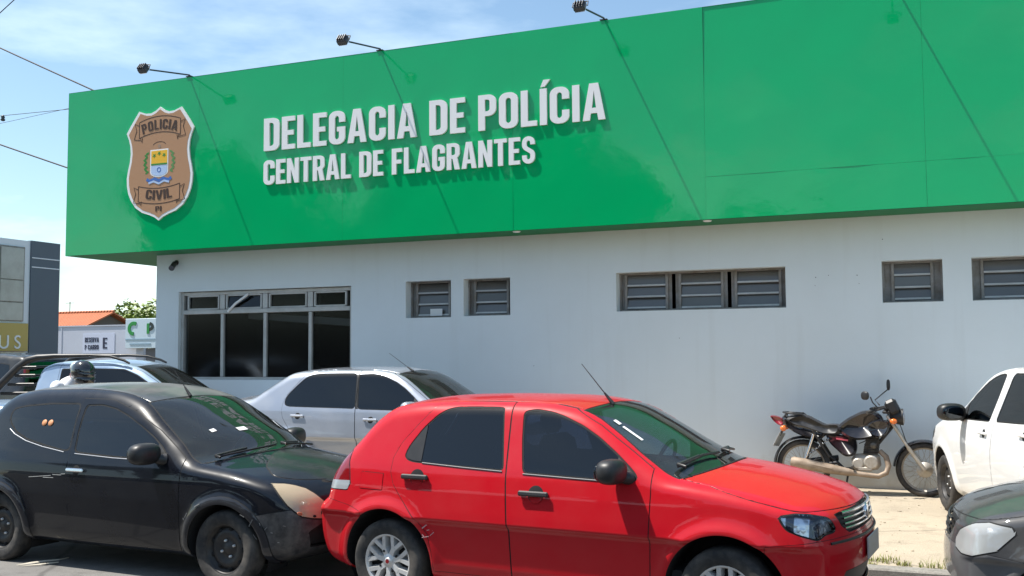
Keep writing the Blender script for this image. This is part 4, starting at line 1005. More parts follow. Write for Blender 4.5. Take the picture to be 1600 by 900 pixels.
    # headlamp bowls behind the lens
    for sd in (-1, 1):
        lo = made.get(('headlight', sd))
        if lo is not None and defm['headlight'] in (LENS, FROST, FADED):
            m = (L == names.index('headlight')) & (cen[:, 1]*sd > 0); t = T[m]; u, inv = np.unique(t, return_inverse=True)
            c = V[u].mean(0); P = V[u]-N[u]*.030; P = c+(P-c)*1.0
            mesh_obj('reflector', P, inv.reshape(t.shape), REFL, lo, True)
    # wheel wells
    for hx in B.hubs:
        for sd in (-1, 1):
            n = 28; Vv = []; q = MB()
            for j in range(n+1):
                th = math.pi*(-.16+1.32*j/n); cx, cz = hx+(B.R+.004)*math.cos(th), B.sp['hubz']+(B.R+.004)*math.sin(th)
                wy = float(B.W(np.array(cx), np.array(max(cz, .2))))-.014
                Vv += [(cx, sd*wy, cz), (cx, sd*.42, cz)]
            back = [2*j+1 for j in range(n+1)]
            q.add(Vv, [(2*j, 2*j+1, 2*j+3, 2*j+2) for j in range(n)]+[tuple(back)], 0, False)
            q.build('wheel_well', [MATTE], root)
    if not skipwheels:
        w0 = make_wheel(wheel, B.sp['hubz'])
        first = True
        for hx in B.hubs:
            for sd in (-1, 1):
                w = w0 if first else copy_tree(w0)
                first = False; w.parent = root
                w.location = (hx, sd*(.80-.105+sp.get('trk', 0)), B.sp['hubz']); w.rotation_euler = (0, 0, 0 if sd < 0 else math.pi)
                if hx > 1 and sp.get('steer'): w.rotation_euler[2] += sp['steer']
    return root, B, made
def names_arr(n): return np.array(n)

def make_wheel(style, Rt):
    """axis along Y, outer face towards -Y"""
    w = empty('wheel'); M = axis_m((0, 0, 0), (0, -1, 0)); k = Rt/.2875
    q = MB()
    q.lathe([(.178*k, .062), (.186*k, .078), (.20*k, .083), (.215*k, .089), (.245*k, .092), (.262*k, .088), (.276*k, .078), (.284*k, .062), (.2875*k, .03), (.2875*k, .0), (.2875*k, -.03), (.284*k, -.062), (.27*k, -.085), (.20*k, -.085)], 56, M)
    q.build('tyre', [RUB], w)
    q = MB(); r = .186*k
    if style == 'alloy':
        q.lathe([(0, .02), (r*.98, .02)], 40, M, 1)
        q.lathe([(r*.90, .03), (r*.90, .060), (r*.93, .070), (r*.985, .079), (r*1.03, .076), (r*1.04, .06)], 56, M, 0)
        q.lathe([(0, .078), (r*.10, .078), (r*.13, .074), (r*.14, .066), (r*.25, .064), (r*.29, .056), (r*.29, .03)], 40, M, 0)
        q.lathe([(0, .0795), (r*.085, .079)], 20, M, 2)
        for j in range(7):
            a = 2*math.pi*j/7+.22
            def pt(rad, ang): return (rad*math.cos(ang), rad*math.sin(ang))
            def spoke(p, w0, w1, hh0, hh1):
                (ax, ay), (bx, by) = p; d = Vector((bx-ax, by-ay)); nn = Vector((-d.y, d.x)).normalized()
                top = [(ax+nn.x*w0*.6, ay+nn.y*w0*.6, hh0), (bx+nn.x*w1*.6, by+nn.y*w1*.6, hh1), (bx-nn.x*w1*.6, by-nn.y*w1*.6, hh1), (ax-nn.x*w0*.6, ay-nn.y*w0*.6, hh0)]
                bot = [(ax+nn.x*w0, ay+nn.y*w0, .02), (bx+nn.x*w1, by+nn.y*w1, .02), (bx-nn.x*w1, by-nn.y*w1, .02), (ax-nn.x*w0, ay-nn.y*w0, .02)]
                q.add([M @ Vector(v) for v in top+bot], [(3, 2, 1, 0), (0, 1, 5, 4), (1, 2, 6, 5), (2, 3, 7, 6), (3, 0, 4, 7)], 0)
            spoke((pt(r*.22, a), pt(r*.56, a)), .030*k, .026*k, .063, .068)
            for sg in (-1, 1): spoke((pt(r*.48, a+sg*.03), pt(r*.95, a+sg*.25)), .020*k, .024*k, .066, .072)
        for j in range(4):
            a = 2*math.pi*j/4+.5
            q.lathe([(0, .062), (.009, .062), (.010, .05)], 8, M @ Matrix.Translation((.4*r*math.cos(a), .4*r*math.sin(a), .006)), 1)
        q.build('rim', [ALU, MATTE, REDL], w)
    else:
        q.lathe([(0, .045), (r*.2, .045), (r*.25, .03), (r*.42, .028), (r*.55, .05), (r*.72, .046), (r*.84, .02), (r*.90, .02), (r*.93, .066), (r*1.02, .078), (r*1.04, .06)], 48, M, 0)
        for j in range(9):
            a = 2*math.pi*j/9
            q.lathe([(0, .004), (.017, .003), (.02, -.006)], 10, M @ Matrix.Translation((.78*r*math.cos(a), .78*r*math.sin(a), .040)), 1)
        for j in range(4):
            a = 2*math.pi*j/4+.4
            q.lathe([(0, .018), (.009, .018), (.011, .0)], 8, M @ Matrix.Translation((.33*r*math.cos(a), .33*r*math.sin(a), .028)), 2)
        q.build('rim', [STEEL, MATTE, ALU], w)
    return w

def cabin_parts(root, sp, B):
    zr = max(p[1] for p in sp['sil']); L_ = sp['hubs'][1]; bz = sp['ws'][0]
    q = MB(); q.box((L_*.4, 0, .36), (L_*.95, 1.3, .06)); q.build('cabin_floor', [TRIM], root)
    for sd in (-1, 1):
        s = MB(); sx = L_*.47; sy = sd*.36
        s.box((sx, sy, .52), (.50, .48, .18), bev=.05)
        s.box((sx-.30, sy, .83), (.15, .46, .56), Matrix.Rotation(R(-14), 3, 'Y'), bev=.06)
        o = s.build('front_seat', [TRIM], root)
        hd = MB(); hd.box((sx-.40, sy, 1.19 if zr < 1.6 else 1.28), (.09, .25, .17), Matrix.Rotation(R(-10), 3, 'Y'), bev=.04)
        for e in (-.06, .06): hd.tube([(sx-.385, sy+e, 1.06), (sx-.395, sy+e, 1.16)], .007, 6)
        hd.build('headrest', [TRIM], o)
    if sp['rw'][3] < .6:
        s = MB(); s.box((L_*.13, 0, .55), (.48, 1.2, .16), bev=.05); s.box((L_*.02, 0, .84), (.16, 1.2, .52), Matrix.Rotation(R(-16), 3, 'Y'), bev=.06); s.build('rear_seat', [TRIM], root)
    s = MB(); dx = L_*.78
    s.box((dx+.10, 0, bz-.15), (.5, 1.26, .17), Matrix.Rotation(R(4), 3, 'Y'), bev=.06); s.box((dx-.1, -.0, bz-.12), (.2, .35, .1), bev=.04)
    s.build('dashboard', [TRIM], root)
    s = MB(); s.tube([(dx-.24+.19*math.sin(t)*.35, .36+.18*math.cos(t), bz-.10+.18*math.sin(t)) for t in [2*math.pi*i/24 for i in range(24)]], .014, 6, closed=True)
    s.tube([(dx-.24, .36, bz-.1), (dx, .36, bz-.2)], .03, 8); s.box((dx-.24, .36, bz-.1), (.05, .30, .05), bev=.02)
    s.build('steering_wheel', [BLK], root)

def on_side(B, x, z, sd):
    p = B.raycast(np.array([x, sd*1.3, z]), np.array([0, -sd, 0.0]), 2)
    return Vector(p), Vector(B.normal(p[None])[0])
def on_top(B, x, y):
    p = B.raycast(np.array([x, y, 2.4]), np.array([0, 0, -1.0]), 3)
    return Vector(p), Vector(B.normal(p[None])[0])
def frame_at(p, n, fwd=(1, 0, 0)):
    """4x4: local X along fwd on the surface, Z outward"""
    z = n.normalized(); x = Vector(fwd); x = (x-z*x.dot(z)).normalized(); y = z.cross(x)
    M = Matrix((x, y, z)).transposed().to_4x4(); M.translation = p; return M
def handle(B, x, z, sd, parent, style, paint):
    p, n = on_side(B, x, z, sd); M = frame_at(p, n); q = MB()
    if style == 'bar':      # black pull bar over a round finger recess
        up = 1 if (M.to_3x3() @ Vector((0, 1, 0))).z > 0 else -1
        q.lathe([(0, .0015), (.052, .0015), (.056, 0.0)], 28, M @ Matrix.Translation((.01, -.0, 0)), 1)
        q.prism([(.046*math.cos(t), -up*.046*abs(math.sin(t))-up*.012) for t in [math.pi*i/12 for i in range(13)]][::up], M @ Matrix.Translation((.012, 0, 0)), .0015, .003, 2)
        q.box((0, 0, .022), (.215, .034, .022), bev=.009); b = q.v[-24:]; q.v[-24:] = [tuple(M @ Vector(v)) for v in b]
        for e in (-.085, .085):
            q.box((e, 0, .008), (.03, .030, .02), bev=.006); b = q.v[-24:]; q.v[-24:] = [tuple(M @ Vector(v)) for v in b]
        return q.build('handle', [BLK, MATTE, paint], parent)
    q.box((0, 0, .020), (.19, .026, .016), bev=.007); b = q.v[-24:]; q.v[-24:] = [tuple(M @ Vector(v)) for v in b]
    for e in (-.08, .08):
        q.box((e, 0, .009), (.022, .022, .02), bev=.005); b = q.v[-24:]; q.v[-24:] = [tuple(M @ Vector(v)) for v in b]
    q.lathe([(0, .001), (.036, .001), (.04, 0)], 20, M, 1)
    return q.build('handle', [paint, SEAM], parent)
SEALM = mat('window_seal', (.10, .10, .105), .5, .2)
def window_seal(B, pts, sd, parent, r=.006, m=None):
    q = MB(); P_ = []
    for (x0, z0), (x1, z1) in zip(pts, pts[1:]):
        for t in (0, .34, .67): P_.append((x0+(x1-x0)*t, z0+(z1-z0)*t))
    P_.append(pts[-1]); q.tube([on_side(B, x, z, sd)[0] for x, z in P_], r, 6); return q.build('window_seal', [m or SEALM], parent)
def side_mirror(B, x, z, sd, parent, m, sc=1.0, glassm=None):
    p, n = on_side(B, x, z, sd); q = MB()
    c = p+Vector((-.055, sd*.125, .035))*sc
    Rm = Matrix.Rotation(R(8)*sd, 3, 'Z')
    q.ell(c, (.075*sc, .118*sc, .076*sc), 20, 12, Rm, 0, .72)
    q.tube([p+Vector((.01, -sd*.01, -.015)), p+Vector((-.01, sd*.03, -.01)), c+Vector((.005, -sd*.05, -.03))], [.045*sc, .036*sc, .03*sc], 10)
    o = q.build('side_mirror', [m], parent)
    g = MB(); g.ell(c+Vector((-.060*sc, 0, 0)), (.018*sc, .092*sc, .056*sc), 16, 8, Rm, 0, .7); g.build('mirror_glass', [MIRR], o)
    return o
def antenna(B, x, y, parent, length=.42, lean=-.85):
    p, n = on_top(B, x, y); q = MB(); d = Vector((lean, 0, 1)).normalized()
    q.tube([p, p+d*.10], [.016, .007], 8); q.tube([p+d*.09, p+d*length], [.004, .0022], 6)
    return q.build('antenna', [BLK], parent)
def wiper(B, pts, parent):
    """pts: (x, y) along the glass"""
    q = MB(); P = []
    for x, y in pts:
        p, n = on_top(B, x, y); P.append(p+n*.022)
    q.tube(P, .009, 6)
    q.tube([P[0]+Vector((.05, 0, .0)), P[0]+Vector((.0, 0, .012)), (P[0]+P[-1])/2+Vector((0, 0, .02))], .011, 6)
    return q.build('wiper', [BLK], parent)
# ------------------------------------------------------------------ parked cars
def paint(name, c, rough=.28, dust=.18, dustc=(.30, .26, .20), metal=0.0, coat=.9):
    return mat(name, c, rough, metal, coat, .03, .12, noise=(2.6, dust, dustc, min(1, rough+.2)))
PRED = paint('red_paint', (.50, .006, .014), .32, .03, (.30, .26, .20), 0, .65)
PBLACK = paint('worn_black_paint', (.004, .005, .009), .25, .04, (.06, .057, .052), 0, .6)
PSILVER = paint('silver_car_paint', (.35, .38, .44), .30, .08, (.30, .29, .27), .5)
PWHITE = paint('white_car_paint', (.80, .80, .79), .3, .10, (.55, .48, .38))
PGREY = paint('dusty_grey_paint', (.045, .046, .050), .42, .35, (.15, .138, .12))
PBLUE = paint('silver_blue_paint', (.33, .43, .56), .3, .08, (.3, .28, .25), .4)
PDARK = paint('dark_suv_paint', (.01, .011, .013), .25, .12)
SCUFF = mat('scuffed_bumper', (.022, .022, .025), .55, 0, .2, noise=(11, .5, (.16, .15, .14)))
def lying(B, M, poly, d0, d1, m, parent, name):
    q = MB(); q.prism(poly, M, d0, d1); return q.build(name, [m], parent)

# the red hatchback in front
red, B, P = build_car('red_hatchback', RED, PRED, (-3.397, 6.988, 0), -.1027, h=.02)
tag(red, 'clean red four door hatchback with silver wheel covers, in front of the silver sedan', 'car')
for sd in (-1, 1):
    fd, rd = P[('front_door', sd)], P[('rear_door', sd)]
    handle(B, 1.155, .812, sd, fd, 'bar', PRED); handle(B, .245, .873, sd, rd, 'bar', PRED)
    side_mirror(B, 1.78, .955, sd, fd, BLK)
antenna(B, 1.46, -.20, red, .36)
wiper(B, [(2.04, -.60), (2.10, -.30), (2.14, -.08)], red); wiper(B, [(2.14, .0), (2.12, .25), (2.07, .52)], red)
for sd in (-1, 1):
    window_seal(B, [(.28, .968), (.6, .952), (.905, .94)], sd, P[('rear_door', sd)]); window_seal(B, [(1.06, .932), (1.4, .922), (1.74, .914)], sd, P[('front_door', sd)])
# grille bars, badge, plate, lower lamps
q = MB()
for k, zz in enumerate((.765, .735, .705, .68)):
    pts = [on_front for on_front in []]
    for yy in np.linspace(-.44, .44, 13):
        p = B.raycast(np.array([4.0, yy, zz]), np.array([-1.0, 0, 0]), 2); pts.append(Vector(p)+Vector((.001 if k else .004, 0, 0)))
    q.tube(pts, .011 if k == 0 else .007, 6)
q.build('grille_bar', [CHROME], P[('grille', 0)])
p = Vector(B.raycast(np.array([4.0, 0, .725]), np.array([-1.0, 0, 0]), 2)); q = MB(); q.lathe([(0, .014), (.040, .014), (.05, .006), (.05, -.01)], 24, axis_m(p, (1, 0, .15))); q.build('front_badge', [CHROME], red)
p = Vector(B.raycast(np.array([4.0, 0, .53]), np.array([-1.0, 0, 0]), 2)); q = MB(); q.box(p+Vector((.007, 0, 0)), (.010, .40, .13), bev=.003); q.build('licence_plate', [PLATE], red)
q = MB(); pts = []
for yy in np.linspace(-.62, .62, 17): pts.append(Vector(B.raycast(np.array([4.0, yy, .615]), np.array([-1.0, 0, 0]), 2))+Vector((.004, 0, 0)))
q.tube(pts, .008, 6); q.build('bumper_strip', [BLK], red)
# windscreen stickers
p, n = on_top(B, 1.72, -.515); M = frame_at(p+n*.001, n, (1, -.12, -.5)); 
q = MB(); q.box((0, 0, .0), (.16, .022, .0015)); q.box((-.13, .004, 0), (.05, .03, .0015)); q.v = [tuple(M @ Vector(v)) for v in q.v]; q.build('windscreen_sticker', [WHITE], P[('windscreen', 0)])
# scuffs on the rear door corner
p, n = on_side(B, .33, .55, -1); M = frame_at(p, n); q = MB()
for _ in range(10):
    a, b = rng.uniform(-.01, .15), rng.uniform(-.07, .04); l_ = rng.uniform(.015, .06); q.box((a, b, .0008), (l_, rng.uniform(.003, .007), .001), Matrix.Rotation(rng.uniform(-.9, .9), 3, 'Z'))
q.v = [tuple(M @ Vector(v)) for v in q.v]; q.build('scuff_mark', [mat('scuff_pale', (.55, .33, .33), .7)], P[('rear_door', -1)])
red_root = red

SEALC = mat('bright_seal', (.32, .33, .35), .4, .5)
# the worn black hatchback behind it
ka, B, P = build_car('black_hatchback', KA, PBLACK, (-7.21, 7.117, 0), -.0694, dict(headlight=FADED, hood=mat('dusty_black_hood', (.012, .013, .015), .38, 0, .5, .12, .15, noise=(1.9, .5, (.06, .058, .052), .55)), roof=mat('dusty_black_roof', (.05, .052, .056), .42, 0, .35, .15, noise=(1.7, .75, (.19, .185, .175), .62)), arch_trim=paint('arch_trim_black', (.012, .013, .018), .3, .15, (.12, .11, .10)), front_bumper=SCUFF), h=.022, wheel='steel')
tag(ka, 'worn black two door hatchback with yellowed headlight, nosed against the back of the red car', 'car')
for sd in (-1, 1):
    fd = P[('front_door', sd)]; handle(B, .93, .80, sd, fd, 'flat', CHROME); side_mirror(B, 1.83, .93, sd, fd, BLK, 1.08)
for sd in (-1, 1):
    window_seal(B, [(.0, 1.10), (.085, 1.058), (.25, 1.008), (.469, .968), (.74, .934)], sd, ka, .005, SEALC); window_seal(B, [(.87, .926), (1.3, .908), (1.78, .902)], sd, P[('front_door', sd)], .005, SEALC)
antenna(B, 1.46, -.10, ka, .30)
wiper(B, [(2.20, -.60), (2.29, -.3), (2.30, -.02)], ka); wiper(B, [(2.30, .05), (2.29, .3), (2.22, .56)], ka)
for z_, ln in ((.735, .34),):
    p, n = on_side(B, .52, z_, -1); M = frame_at(p, n); q = MB()
    for a, b, l_ in ((0, 0, .26), (.2, .02, .10), (.27, .03, .05), (.1, -.006, .12)): q.box((a, b, .0008), (l_, .0045, .001), Matrix.Rotation(rng.uniform(-.05, .1), 3, 'Z'))
    q.v = [tuple(M @ Vector(v)) for v in q.v]; q.build('scratch', [mat('bare_scratch', (.45, .44, .42), .6)], ka)
q = MB(); k_ = 0
for (xx, zz) in ((2.10, .49), (2.13, .52), (2.72, .50), (2.78, .49), (2.82, .46), (2.86, .43), (2.74, .40), (2.9, .36), (2.65, .55), (2.95, .48), (2.25, .60)):
    p, n = on_side(B, xx, zz, -1); M = frame_at(p+n*.012, n); b0 = len(q.v); q.box((0, 0, .0), (rng.uniform(.015, .07), rng.uniform(.004, .010), .002), Matrix.Rotation(rng.uniform(-1.2, 1.2), 3, 'Z')); q.v[b0:] = [tuple(M @ Vector(v)) for v in q.v[b0:]]
q.build('scratch', [mat('dull_scratch', (.13, .13, .13), .6)], ka)
# stickers low on the windscreen and lights of the rear side glass
p, n = on_side(B, .42, 1.17, -1); q = MB()
for e in (0, .075):
    p, n = on_side(B, .40+e, 1.16, -1); q.lathe([(0, .001), (.026, .001), (.028, -.002)], 18, frame_at(p, n), 0)
q.build('window_sticker', [mat('orange_sticker', (.62, .27, .12), .6)], P.get(('rear_glass', -1)) or ka)
for (xx, yy, a, b) in ((2.02, -.10, .10, .05), (1.95, -.36, .05, .04)):
    p, n = on_top(B, xx, yy); M = frame_at(p+n*.001, n, (0, 1, 0)); q = MB(); q.box((0, 0, 0), (a, b, .0015)); q.v = [tuple(M @ Vector(v)) for v in q.v]; q.build('windscreen_sticker', [WHITE], P[('windscreen', 0)])

# lamp details seen through the yellowed lens
lo = P[('headlight', -1)]; q = MB()
def on_diag(t, z):
    # surface point with x-|y| = t on the right hand side
    O = np.array([3.4+t*.5, -3.4+t*.5, z]); return B.raycast(O, np.array([-.70711, .70711, 0.0]), 4)
for t, z, a, b in ((2.66, .545, .05, .035), (2.56, .53, .03, .02)):
    p = on_diag(t, z); n = Vector(B.normal(p[None])[0]); M = frame_at(Vector(p)+n*.001, n); b0 = len(q.v); q.ell((0, 0, 0), (a*.5, b*.5, .004), 12, 6); q.v[b0:] = [tuple(M @ Vector(v)) for v in q.v[b0:]]
q.build('bulb_holder', [MATTE], lo)
q = MB(); p = on_diag(2.40, .56); n = Vector(B.normal(p[None])[0]); M = frame_at(Vector(p)+n*.001, n); q.ell((0, 0, 0), (.022, .013, .004), 12, 6); q.v = [tuple(M @ Vector(v)) for v in q.v]; q.build('indicator_lens', [mat('faded_amber', (.42, .13, .06), .4)], lo)
# silver sedan by the wall
sil, B, P = build_car('silver_sedan', rescale(SEDAN, 1.0, 1.03), PSILVER, (-7.23, 11.25, .105), 0.0, dict(front_glass=TDEEP, rear_glass=TDEEP, rear_window=TDEEP), h=.024)
tag(sil, 'silver four door sedan with black tinted windows, between red hatchback and station wall', 'car')
for sd in (-1, 1):
    handle(B, 1.16, .84, sd, P[('front_door', sd)], 'flat', PSILVER); handle(B, .14, .87, sd, P[('rear_door', sd)], 'flat', PSILVER); side_mirror(B, 1.78, .955, sd, P[('front_door', sd)], PSILVER)
antenna(B, 1.44, -.25, sil, .40, -1.5)
# white hatchback nosed in to the wall
WA = 1.83; WLOC = (1.545, 9.06, .09)
wh, B, P = build_car('white_hatchback', WHITEC, PWHITE, WLOC, WA, dict(front_glass=TDEEP, rear_glass=TDEEP), h=.024, wheel='steel')
tag(wh, 'white hatchback parked nose in to the wall beside the motorcycle', 'car')
for sd in (-1, 1):
    handle(B, 1.2, .88, sd, P[('front_door', sd)], 'flat', PWHITE); handle(B, .25, .93, sd, P[('rear_door', sd)], 'flat', PWHITE); side_mirror(B, 1.82, 1.0, sd, P[('front_door', sd)], BLK, 1.1)
# dusty grey car at the right edge, facing the red one
GREYC = rescale(HATCH, 1.02, 1.0)
GREYC['feats'] = [(f_ if f_[0] != 'headlight' else ('headlight', 'diag', [(1.92, .74), (1.95, .775), (2.1, .79), (2.22, .775), (2.40, .72), (2.47, .665), (2.44, .62), (2.32, .60), (2.18, .60), (2.02, .64)]+[], .005, ('body', 'hood'), 1, 0)) for f_ in GREYC['feats']]
gr, B, P = build_car('grey_hatchback', GREYC, PGREY, (3.20, 6.39, 0), math.pi-.13, dict(headlight=FROST, front_bumper=paint('dusty_grey_bumper', (.10, .10, .105), .5, .4, (.2, .185, .16))), h=.022, wheel='steel')
tag(gr, 'dusty dark grey hatchback with a clouded white headlight, facing the nose of the red hatchback', 'car')
for sd in (-1, 1): handle(B, 1.16, .82, sd, P[('front_door', sd)], 'bar', PGREY); handle(B, .25, .87, sd, P[('rear_door', sd)], 'bar', PGREY); side_mirror(B, 1.78, .955, sd, P[('front_door', sd)], BLK)
wiper(B, [(2.08, -.60), (2.14, -.30), (2.18, -.08)], gr)
q = MB()
for k, zz in enumerate((.75, .72, .69)):
    pts = [Vector(B.raycast(np.array([4.0, yy, zz]), np.array([-1.0, 0, 0]), 2)) for yy in np.linspace(-.42, .42, 11)]; q.tube(pts, .008, 6)
q.build('grille_bar', [BLK], P[('grille', 0)])
# silver blue pickup behind the black car
pk, B, P = build_car('pickup_truck', PICK, PBLUE, (-12.12, 10.8, .06), .3, dict(front_glass=TDEEP, rear_window=TDEEP), h=.03)
tag(pk, 'silver blue pickup with black roof rails and a slanted black bar behind its cab', 'pickup truck')
for sd in (-1, 1):
    side_mirror(B, 2.55, 1.05, sd, P[('front_door', sd)], BLK); q = MB()
    pts = [(.04, 1.10), (.20, 1.30), (.40, 1.52), (.52, 1.61), (.66, 1.645), (.9, 1.665), (1.4, 1.672), (1.7, 1.655), (1.9, 1.60), (1.98, 1.56)]
    q.tube([(a, sd*(.70-.14*max(0, (b-1.1)/.6)), b) for a, b in pts], [.05, .055, .055, .055, .05, .035, .022, .020, .018, .014], 10)
    q.build('roof_rail', [BLK], pk)
    q = MB()
    sail = [(.10, 1.08), (.62, 1.08), (.64, 1.58), (.52, 1.63), (.40, 1.53)]
    for zz in (1.16, 1.28, 1.40, 1.51): q.box(((.64+.04+(zz-1.06)*.8)/2+.05, sd*(.68-.12*(zz-1.1)), zz), (.52-(zz-1.1)*.72, .03, .045), bev=.008)
    q.build('sail_slat', [BLK], pk)
q = MB(); 
for zz in (1.16, 1.28, 1.40, 1.52): q.tube([(.55, -.62+.1*(zz-1.1), zz), (.55, .62-.1*(zz-1.1), zz)], .016, 8)
q.build('rear_guard', [BLK], pk)
# dark vehicle at the far left
sv, B, P = build_car('dark_suv', SUVC, PDARK, (-16.35, 14.9, 0), math.pi, h=.035)
tag(sv, 'dark tall car at the left picture edge behind the pickup', 'car')

# a second red car, only its roof showing far down the side street
fr = copy_tree(red_root); fr.location = (-19.75, 22.6, .03); fr.rotation_euler = (0, 0, .05)
fr['label'] = 'distant red car whose roof shows left of the station corner'
# ------------------------------------------------------------------ motorcycle against the wall
bk = empty('motorcycle', (-1.34, 12.28, .085), .0); tag(bk, 'black motorcycle with a dusty exhaust, standing against the shaded wall', 'motorcycle')
PB = mat('motorcycle_paint', (.008, .008, .013), .2, 0, 1, noise=(8, .25, (.09, .08, .07)))
SEATM = mat('seat_vinyl', (.025, .026, .03), .5, noise=(10, .3, (.08, .075, .07)))
DUSTALU = mat('dusty_alloy', (.50, .47, .42), .5, .5, noise=(16, .7, (.34, .27, .19)))
ENG = mat('engine_grey', (.06, .06, .06), .5, .5, noise=(20, .6, (.22, .19, .15)))
EXH = mat('dusty_exhaust', (.36, .28, .21), .6, .2, noise=(9, .9, (.20, .14, .09)))
def bike_wheel(x, hub_r):
    w = empty('wheel', (x, 0, .305), 0, bk); M = axis_m((0, 0, 0), (0, -1, 0))
    q = MB(); q.lathe([(.243, .028), (.26, .044), (.285, .040), (.302, .018), (.305, 0), (.302, -.018), (.285, -.040), (.26, -.044), (.243, -.028)], 48, M); q.build('tyre', [RUB], w)
    q = MB(); q.lathe([(.244, .028), (.248, .030), (.246, .02), (.228, .015), (.224, 0), (.228, -.015), (.246, -.02), (.248, -.03), (.244, -.028)], 48, M)
    q.build('rim', [DUSTALU], w)
    q = MB()
    for i in range(18):
        for s_ in (-1, 1):
            a = 2*math.pi*(i+.25*s_)/18; b = a+s_*.55
            q.tube([(hub_r*.8*math.cos(b), s_*.035, hub_r*.8*math.sin(b)), (.228*math.cos(a), 0, .228*math.sin(a))], .0022, 4, caps=False)
    q.build('spokes', [DUSTALU], w)
    q = MB(); q.lathe([(0, .055), (.02, .055), (.022, .045), (hub_r, .042), (hub_r+.006, .03), (hub_r+.004, -.04), (.02, -.045), (0, -.05)], 32, M); q.lathe([(0, .075), (.011, .075), (.011, .05)], 8, M)
    q.build('hub', [DUSTALU], w); return w
bike_wheel(0, .055); bike_wheel(1.305, .082)
def fender(name, cx, r, a0, a1, hw, m):
    q = MB(); V = []; n = 22
    for i in range(n+1):
        a = R(a0+(a1-a0)*i/n)
        for k in range(7):
            t = (k/6-.5)*2; rr_ = r-.028*t*t; V.append((cx+rr_*math.cos(a), hw*t, .305+rr_*math.sin(a)))
    q.add(V, [(i*7+k, i*7+k+1, (i+1)*7+k+1, (i+1)*7+k) for i in range(n) for k in range(6)], 0, True); return q.build(name, [m], bk)
fender('rear_fender', 0, .345, 200, 60, .075, BLK); fender('front_fender', 1.305, .335, 175, 38, .065, PB)
def slab(name, poly, hw, m, y0=0, bev=.014, n=1, smooth=True):
    """side outline given thickness with softened edges"""
    P_ = catmull(poly, .02) if smooth else np.array(poly); c = P_.mean(0); k = len(P_); V = []
    rings = [(hw, .82), (hw*.93, .93), (hw*.6, 1), (-hw*.6, 1), (-hw*.93, .93), (-hw, .82)]
    for yy, s_ in rings: V += [(c[0]+(a-c[0])*s_, y0+yy, c[1]+(b-c[1])*s_) for a, b in P_]
    F = [tuple(range(k)), tuple(range(5*k, 6*k))[::-1]]
    for r_ in range(5): F += [(r_*k+i, r_*k+(i+1) % k, (r_+1)*k+(i+1) % k, (r_+1)*k+i) for i in range(k)]
    q = MB(); q.add(V, F, 0, True); return q.build(name, [m], bk)
slab('fuel_tank', [(.38, .75), (.46, .835), (.57, .905), (.69, .955), (.81, .945), (.88, .88), (.89, .78), (.83, .68), (.72, .635), (.58, .62), (.45, .67)], .135, PB)
slab('tank_shroud', [(.72, .80), (.86, .86), (.95, .83), (.93, .72), (.86, .66), (.76, .68)], .15, PB)
slab('seat', [(-.20, .84), (-.10, .895), (.06, .885), (.17, .83), (.27, .785), (.38, .79), (.45, .78), (.44, .70), (.28, .675), (.13, .72), (-.02, .77), (-.15, .80)], .11, SEATM)
slab('tail_cowl', [(-.22, .875), (-.16, .88), (.0, .83), (.16, .77), (.28, .70), (.22, .63), (.06, .635), (-.08, .685), (-.17, .745), (-.22, .79)], .10, PB)
slab('tail_light', [(-.365, .875), (-.24, .855), (-.20, .79), (-.24, .765), (-.31, .80)], .075, REDL)
slab('side_panel', [(.26, .69), (.42, .67), (.57, .66), (.60, .56), (.57, .45), (.47, .43), (.38, .50), (.30, .58)], .105, PB)
q = MB(); q.box((.44, -.107, .625), (.13, .004, .018), Matrix.Rotation(R(8), 3, 'Y')); q.build('side_stripe', [mat('stripe_pink', (.62, .10, .14), .4)], bk)
q = MB(); q.tube([(-.20, -.085, .87), (-.17, -.10, .915), (.0, -.11, .905), (.06, -.10, .86)], .011, 8); q.tube([(-.20, .085, .87), (-.17, .10, .915), (.0, .11, .905), (.06, .10, .86)], .011, 8); q.tube([(-.17, -.10, .915), (-.22, 0, .92), (-.17, .10, .915)], .011, 8); q.build('grab_rail', [BLK], bk)
q = MB(); q.tube([(1.0, 0, .80), (.80, 0, .55), (.72, 0, .30), (.45, 0, .28), (.30, 0, .42)], .02, 8); q.tube([(.95, 0, .84), (.5, 0, .72), (.1, 0, .74), (-.15, 0, .80)], .018, 8); q.tube([(.30, -.1, .42), (.12, -.12, .72)], .014, 8); q.tube([(.30, .1, .42), (.12, .12, .72)], .014, 8); q.build('frame', [STEEL], bk)
q = MB()
for k in range(9): q.box((.755+.012*(k-4)*.25, 0, .475+k*.019), (.165 if k < 6 else .15, .17, .009), bev=.003)
q.box((.76, 0, .55), (.12, .13, .17), bev=.02); q.box((.77, 0, .655), (.14, .14, .045), bev=.015); q.lathe([(0, .012), (.035, .012), (.038, 0)], 20, axis_m((.775, -.085, .565), (0, -1, 0)))
q.build('cylinder', [ENG], bk)
q = MB(); q.box((.69, 0, .37), (.31, .19, .19), Matrix.Rotation(R(-6), 3, 'Y'), bev=.045); q.lathe([(0, .024), (.062, .024), (.078, .012), (.08, 0)], 26, axis_m((.745, -.094, .375), (0, -1, 0)), sm=False); q.lathe([(0, .02), (.05, .02), (.062, .01), (.064, 0)], 26, axis_m((.605, -.094, .355), (0, -1, 0)), sm=False); q.box((.68, -.10, .30), (.16, .03, .05), bev=.012); q.build('crankcase', [DUSTALU], bk)
q = MB(); q.tube([(.84, -.03, .50), (.905, -.06, .44), (.93, -.085, .34), (.905, -.11, .265), (.82, -.13, .225), (.66, -.14, .24), (.55, -.145, .255)], [.028, .031, .031, .030, .028, .028, .030], 12)
